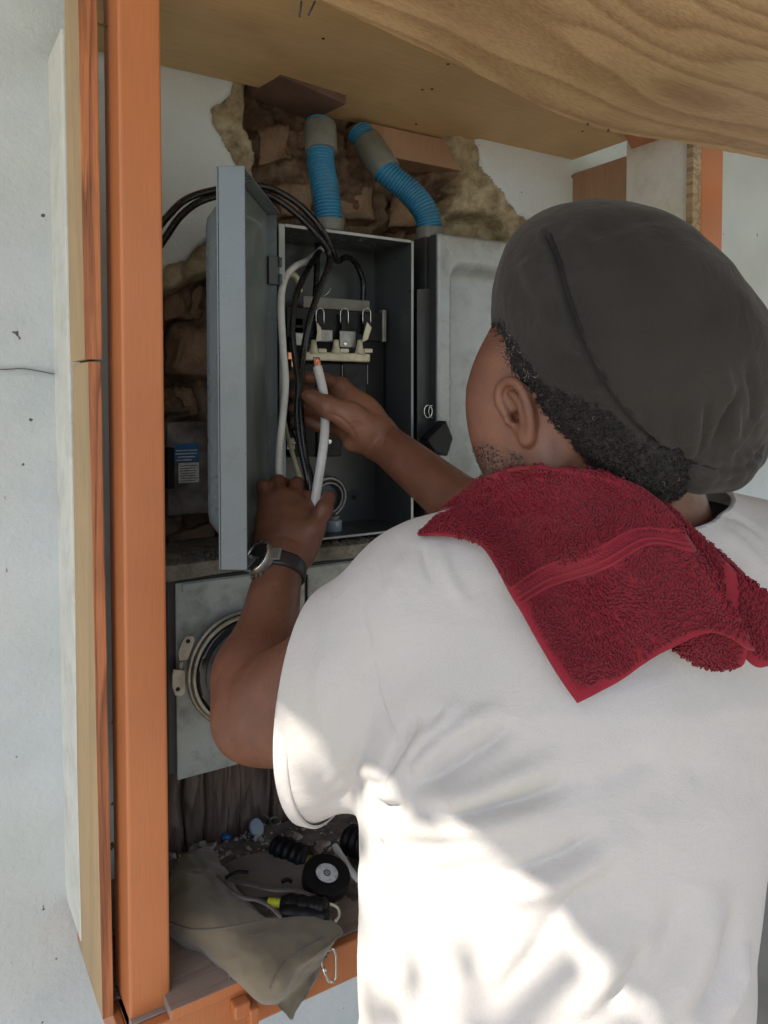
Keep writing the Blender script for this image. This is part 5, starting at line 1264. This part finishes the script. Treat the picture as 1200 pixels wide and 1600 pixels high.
for li, (wd, nm) in ((0, (.017, 'cuff')), (1, (.017, 'cuff')), (3, (.020, 'collar'))):
    if len(sloops[li]) < 20: continue
    co, no = scuts[li][0], scuts[li][1]; c = np.array(sloops[li]).mean(0); c, u, v_, A, rr = order_loop(sloops[li], c, no); bm = bmesh.new(); prof = []
    sg = -1 if nm == 'cuff' else -1
    for k, (o1, o2) in enumerate(((-.0030, .000), (.0010, .0015), (.0018, 0.), (.0020, -wd*.5), (.0012, -wd*.92), (-.0004, -wd), (-.0030, -wd*.98))):
        grow = (.16 if nm == 'cuff' else .45)*(-min(o2, 0)); off = o1+(grow if nm == 'collar' else 0)
        prof.append([bm.verts.new(tuple(L2W(c+(r+off)*(math.cos(a)*u+math.sin(a)*v_)+no*o2))) for a, r in zip(A, rr)])
    for k in range(len(prof)-1):
        for i in range(72): bm.faces.new((prof[k][i], prof[k][(i+1) % 72], prof[k+1][(i+1) % 72], prof[k+1][i]))
    bmesh.ops.recalc_face_normals(bm, faces=bm.faces); obj(nm, bm, M['shirt'], shirt)
# ---- trousers and boots (below the picture)
def build_legs():
    v = Vol((-.08, -1.55, .62), (.44, -.70, 1.10), .007)
    v.ell((.18, -.84, .85), (.205, .14, .145), None, .03, e=2.3)
    for x0, x1, z1 in ((.085, .07, .86), (.275, .30, .90)):
        v.chain([(x0, -.86, .85), (x0, -1.13, .86), (x1, -1.47, z1)], [.105, .082, .062], .03)
    V, F = v.mesh(); return smooth_mesh(V, F, 2), F
lV, lF = build_legs(); finish('trousers', lV, lF, M['jeans'])
for x, z in ((.07, .86), (.30, .90)):
    v = Vol((x-.12, -1.60, z-.12), (x+.12, -1.40, z+.30), .005)
    b = W2L(np.array([0, 0, .03])); 
    yb = lambda zz: -1.52+0*zz
    v.chain([(x, -1.50, z-.03), (x-.02, -1.50, z+.10), (x-.03, -1.51, z+.17)], [.048, .044, .036], .02); v.cone((x, -1.42, z), (x, -1.50, z), .050, .048, .02)
    V, F = v.mesh(); finish('boot', V, F, M['shoe'])

# ---- wrist watch
wa = unit(W_L-E_L); wc = W_L-wa*.012; up_ = unit(np.cross(wa, (0, 0, 1.))); face = unit(np.array([-.64, .25, -.80])-wa*np.dot((-.64, .25, -.80), wa)); sid = unit(np.cross(wa, face))
watch = empty('wrist_watch', tuple(L2W(wc)), 'chunky steel wrist watch on a black strap, worn on the left wrist', 'watch')
bm = bmesh.new(); prof = []; nA = 64; rb = .0375
for (dr, da) in ((0, -.012), (.0035, -.0115), (.0045, -.008), (.0045, .008), (.0035, .0115), (0, .012)):
    prof.append([bm.verts.new(tuple(L2W(wc+wa*da+(rb+dr)*(math.cos(a)*face*1.02+math.sin(a)*sid*1.0)))) for a in np.linspace(0, 2*math.pi, nA, endpoint=False)])
for k in range(len(prof)):
    for i in range(nA): A_, B_ = prof[k], prof[(k+1) % len(prof)]; bm.faces.new((A_[i], A_[(i+1) % nA], B_[(i+1) % nA], B_[i]))
bmesh.ops.recalc_face_normals(bm, faces=bm.faces); obj('strap', bm, M['leather'], watch)
fc = wc+face*(rb-.001); w1, w2 = L2W(fc-face*.002), L2W(fc+face*.011); fd = unit(w2-w1)
cyl('case', w1, w2, .0265, M['steel'], watch, 48, bv=.002)
cyl('dial', w2, w2+fd*.0012, .0205, M['glass_dark'], watch, 40); ring('bezel', w2+fd*.0006, fd, .0235, .0028, M['silver'], watch, n=48)
for k in range(12):
    a = 2*math.pi*k/12; u_ = unit(L2W(wc+sid)-L2W(wc)); v_ = np.cross(fd, u_); c = w2+fd*.0026+.0235*(math.cos(a)*u_+math.sin(a)*v_); cyl('bezel_notch', c, c+fd*.0012, .0016, M['black_plastic'], watch, 8, bv=0)
for a, ln in ((.6, .012), (2.4, .009)):
    u_ = unit(L2W(wc+sid)-L2W(wc)); v_ = np.cross(fd, u_); c = w2+fd*.0014; tube('hand', [c, c+ln*(math.cos(a)*u_+math.sin(a)*v_)], .0006, M['silver'], watch, n=5, spl=0)
aw = unit(L2W(wc+wa)-L2W(wc)); sw_ = unit(L2W(wc+sid)-L2W(wc))
for k in (-1, 0, 1): q = w1*.5+w2*.5-aw*.028+sw_*k*.009; cyl('pusher', q, q-aw*.004, .0026, M['steel'], watch, 10, bv=0)
for s_ in (1, -1):
    q = (w1+w2)/2+sw_*s_*.025; bm = hexa([q+aw*a*.010+sw_*s_*b*.012+fd*(c*.004-.002-b*.006) for c in (0, 1) for a, b in ((-1, 0), (1, 0), (1, 1), (-1, 1))]); bevel(obj('lug', bm, M['steel'], watch, smooth=False), .001)

# ---- towel over the left shoulder
allV = np.concatenate([sV, bV]); allF = np.concatenate([sF, bF+len(sV)]); TSurf = Surf(allV, allF)
def towel_sheet(rows, off, nu=9, nv=9, sag=None, seed=0, hold=.006, ridge=None):
    G = np.array([[L(x, y, d) for x, y, d in r] for r in rows])
    for i, r in enumerate(rows):
        for j, (x, y, d) in enumerate(r):
            t = TSurf.depth(x, y, None); dd = d if t is None else min(d, t-off)
            G[i, j] = L(x, y, dd)
    A = np.array([catmull(r, nu) for r in G]); A = np.array([catmull(A[:, j], nv) for j in range(A.shape[1])]).transpose(1, 0, 2)
    for i in range(A.shape[0]):
        for j in range(A.shape[1]):
            p = A[i, j]; x = p[0]/p[2]*FOC+PX0; y = PY0-p[1]/p[2]*FOC; t = TSurf.depth(x, y, None)
            if t is not None and p[2] > t-hold: A[i, j] = p*((t-hold)/p[2])
    for _ in range(3):
        B = A.copy(); B[1:-1, 1:-1] = (A[1:-1, 1:-1]*4+A[:-2, 1:-1]+A[2:, 1:-1]+A[1:-1, :-2]+A[1:-1, 2:])/8; A = B
    A[..., 2] += fbm(A, 16, 3, seed)*.008
    if ridge is not None: A[..., 2] += ridge(*np.meshgrid(np.linspace(0, 1, A.shape[0]), np.linspace(0, 1, A.shape[1]), indexing='ij'))
    return A
towel = empty('red_towel', tuple(L2W(L(900, 900, .72))), 'dark red terry towel draped over the man\'s left shoulder and nape', 'towel')
def cloth_piece(name, A, pile, hem, seed, bands=(), flat=lambda s, t: False, density=1.0):
    n, m = A.shape[:2]; F = [(i*m+j, (i+1)*m+j, (i+1)*m+j+1, i*m+j+1) for i in range(n-1) for j in range(m-1)]
    V = A.reshape(-1, 3).copy(); F = np.array(F); N_ = vnormals(V, F); N_[N_[:, 2] > 0] *= -1
    S_, T_ = np.meshgrid(np.linspace(0, 1, n), np.linspace(0, 1, m), indexing='ij'); fl = np.array([[flat(a, b) for b in np.linspace(0, 1, m)] for a in np.linspace(0, 1, n)])
    me = np_mesh(name, L2W(V), F); me.materials.append(M['towel']); me.materials.append(M['towel_flat'])
    fi = fl[:-1, :-1].reshape(-1); me.polygons.foreach_set('material_index', fi.astype(np.int32)); me.polygons.foreach_set('use_smooth', [True]*len(me.polygons))
    o = bpy.data.objects.new(name, me); link(o, towel); s = o.modifiers.new('s', 'SOLIDIFY'); s.thickness = .0035; s.offset = 0
    rs = np.random.RandomState(seed); vs = []; fs = []
    G3 = V.reshape(n, m, 3); NN = N_.reshape(n, m, 3)
    area = np.linalg.norm(np.cross(G3[1:, :-1]-G3[:-1, :-1], G3[:-1, 1:]-G3[:-1, :-1]), axis=-1); pr = area/area.sum(); cells = rs.choice(pr.size, int(area.sum()/(.0021**2)*density), p=pr.ravel())
    for c in cells:
        i, j = divmod(c, m-1)
        if fl[i, j]: continue
        a, b = rs.rand(2); p = G3[i, j]*(1-a)*(1-b)+G3[i+1, j]*a*(1-b)+G3[i, j+1]*(1-a)*b+G3[i+1, j+1]*a*b; nn = NN[i, j]
        th = 2.2*float(vnoise(p[None], 22, 3)[0])+.9; dr = unit(np.array([math.cos(th), -math.sin(th), 0])+rs.randn(3)*.25); dr = unit(dr-nn*np.dot(dr, nn)); sd_ = np.cross(nn, dr); h_ = rs.uniform(.0024, .0048); w_ = .00085; base = len(vs)
        for f_, u_ in ((0, -.0005), (.0010, h_*.7), (.0030, h_*.9), (.0046, h_*.35), (.0046, -.0005)):
            q = p+dr*f_+nn*u_
            for e in (sd_*w_, nn*w_*.9+dr*w_*.3, -sd_*w_): vs.append(q+e)
        for k in range(4):
            for j2 in range(3): fs.append((base+k*3+j2, base+k*3+(j2+1) % 3, base+k*3+3+(j2+1) % 3, base+k*3+3+j2))
    if vs:
        q = obj('terry_loops', np_mesh('terry_loops', L2W(np.array(vs)), np.array(fs)), M['towel'], o); tag(q, kind='stuff')
    return o, A
rowsA = [[(652, 834, .93), (690, 796, .90), (752, 748, .84), (800, 733, .80), (840, 727, .79)],
         [(700, 834, .90), (745, 792, .84), (800, 765, .78), (860, 742, .76), (915, 737, .77)],
         [(745, 846, .84), (800, 815, .79), (865, 790, .745), (935, 768, .72), (985, 757, .73)],
         [(772, 882, .80), (835, 850, .76), (900, 826, .725), (970, 802, .70), (1030, 792, .705)],
         [(792, 920, .78), (858, 890, .74), (930, 858, .70), (1000, 832, .685), (1058, 830, .69)],
         [(812, 952, .77), (885, 925, .73), (960, 890, .69), (1035, 862, .672), (1085, 875, .68)],
         [(842, 1005, .76), (915, 978, .72), (990, 942, .685), (1065, 915, .665), (1120, 925, .67)],
         [(872, 1055, .755), (940, 1028, .715), (1015, 990, .68), (1090, 958, .665), (1150, 970, .665)],
         [(900, 1096, .75), (962, 1062, .71), (1030, 1018, .675), (1105, 985, .66), (1168, 1012, .662)]]
A1 = towel_sheet(rowsA, .014, 12, 12, seed=1, ridge=lambda a, b: -.007-.009*np.cos((b*1.9+.25*a)*2*math.pi)*np.sin(np.clip(a*1.15, 0, 1)*math.pi)**.5-.006*np.exp(-((b-.93)/.08)**2))
def flatA(s, t): return s > .955 or t < .035*(s > .45) or (.485 < s < .50) or (.52 < s < .535) or (.495 < s < .575 and not (abs(s-.52) < .0))
cloth_piece('top_layer', A1, True, True, 1, flat=flatA)
# curled end of the top layer folding under at the right
rowsU = [[(1168, 1012, .664), (1160, 1040, .668), (1120, 1043, .69)], [(1135, 990, .664), (1128, 1030, .675), (1092, 1036, .70)], [(1105, 983, .665), (1090, 1015, .68), (1062, 1018, .71)], [(1070, 995, .672), (1065, 1010, .69), (1050, 1010, .71)]]
cloth_piece('folded_corner', towel_sheet(rowsU, .004, 10, 10, seed=2, hold=.003), True, True, 2, flat=lambda s, t: s < .10)
# second layer running over the nape to the right
rowsB = [[(845, 730, .80), (905, 735, .775), (985, 757, .745), (1010, 790, .72), (1040, 850, .70)],
         [(880, 735, .80), (955, 742, .765), (1015, 775, .735), (1040, 820, .712), (1075, 880, .69)],
         [(930, 745, .79), (1000, 765, .755), (1045, 806, .73), (1078, 850, .705), (1110, 915, .685)],
         [(980, 765, .775), (1035, 792, .748), (1078, 838, .722), (1115, 880, .70), (1128, 965, .68)],
         [(1010, 785, .77), (1055, 812, .742), (1110, 866, .715), (1150, 912, .695), (1145, 1000, .68)],
         [(1030, 800, .76), (1080, 840, .735), (1140, 890, .71), (1185, 935, .69), (1165, 1030, .682)],
         [(1045, 815, .755), (1100, 850, .73), (1165, 910, .705), (1208, 945, .69), (1180, 1040, .682)],
         [(1055, 830, .75), (1110, 865, .73), (1180, 925, .702), (1228, 960, .69), (1200, 1036, .685)]]
cloth_piece('under_layer', towel_sheet(rowsB, .006, 11, 11, seed=4, hold=.004, ridge=lambda a, b: -.006-.010*np.sin(b*math.pi)*np.sin(a*math.pi)), True, True, 3, flat=lambda s, t: (.43 < s < .54) or t > .94)
# part that goes down over the front of the shoulder
rowsC = [[(652, 836, .93), (668, 826, .97), (690, 830, 1.02)], [(690, 796, .905), (715, 785, .95), (745, 800, 1.02)], [(752, 748, .845), (775, 742, .90), (800, 770, .98)], [(840, 727, .795), (850, 728, .85), (860, 770, .93)]]
cloth_piece('front_drop', towel_sheet(rowsC, .0, 8, 8, seed=5, hold=-.5), True, True, 5, density=.5)
# raised herringbone lines of the woven band
n, m = A1.shape[:2]
for s_ in (.488, .578, .548):
    i = int(s_*(n-1)); P = A1[i, 1:-1]-np.array([0, 0, .0032]); obj('woven_rib', tube_mesh(L2W(P), .0016, 6), M['towel_flat'], towel)
for j in range(2, m-2, 1):
    a, b = A1[int(.500*(n-1)), j], A1[int(.535*(n-1)), min(m-1, j+1)]
    obj('twill_rib', tube_mesh(L2W(np.array([a, (a+b)/2, b])-np.array([0, 0, .0026])), .0009, 5), M['towel_flat'], towel)
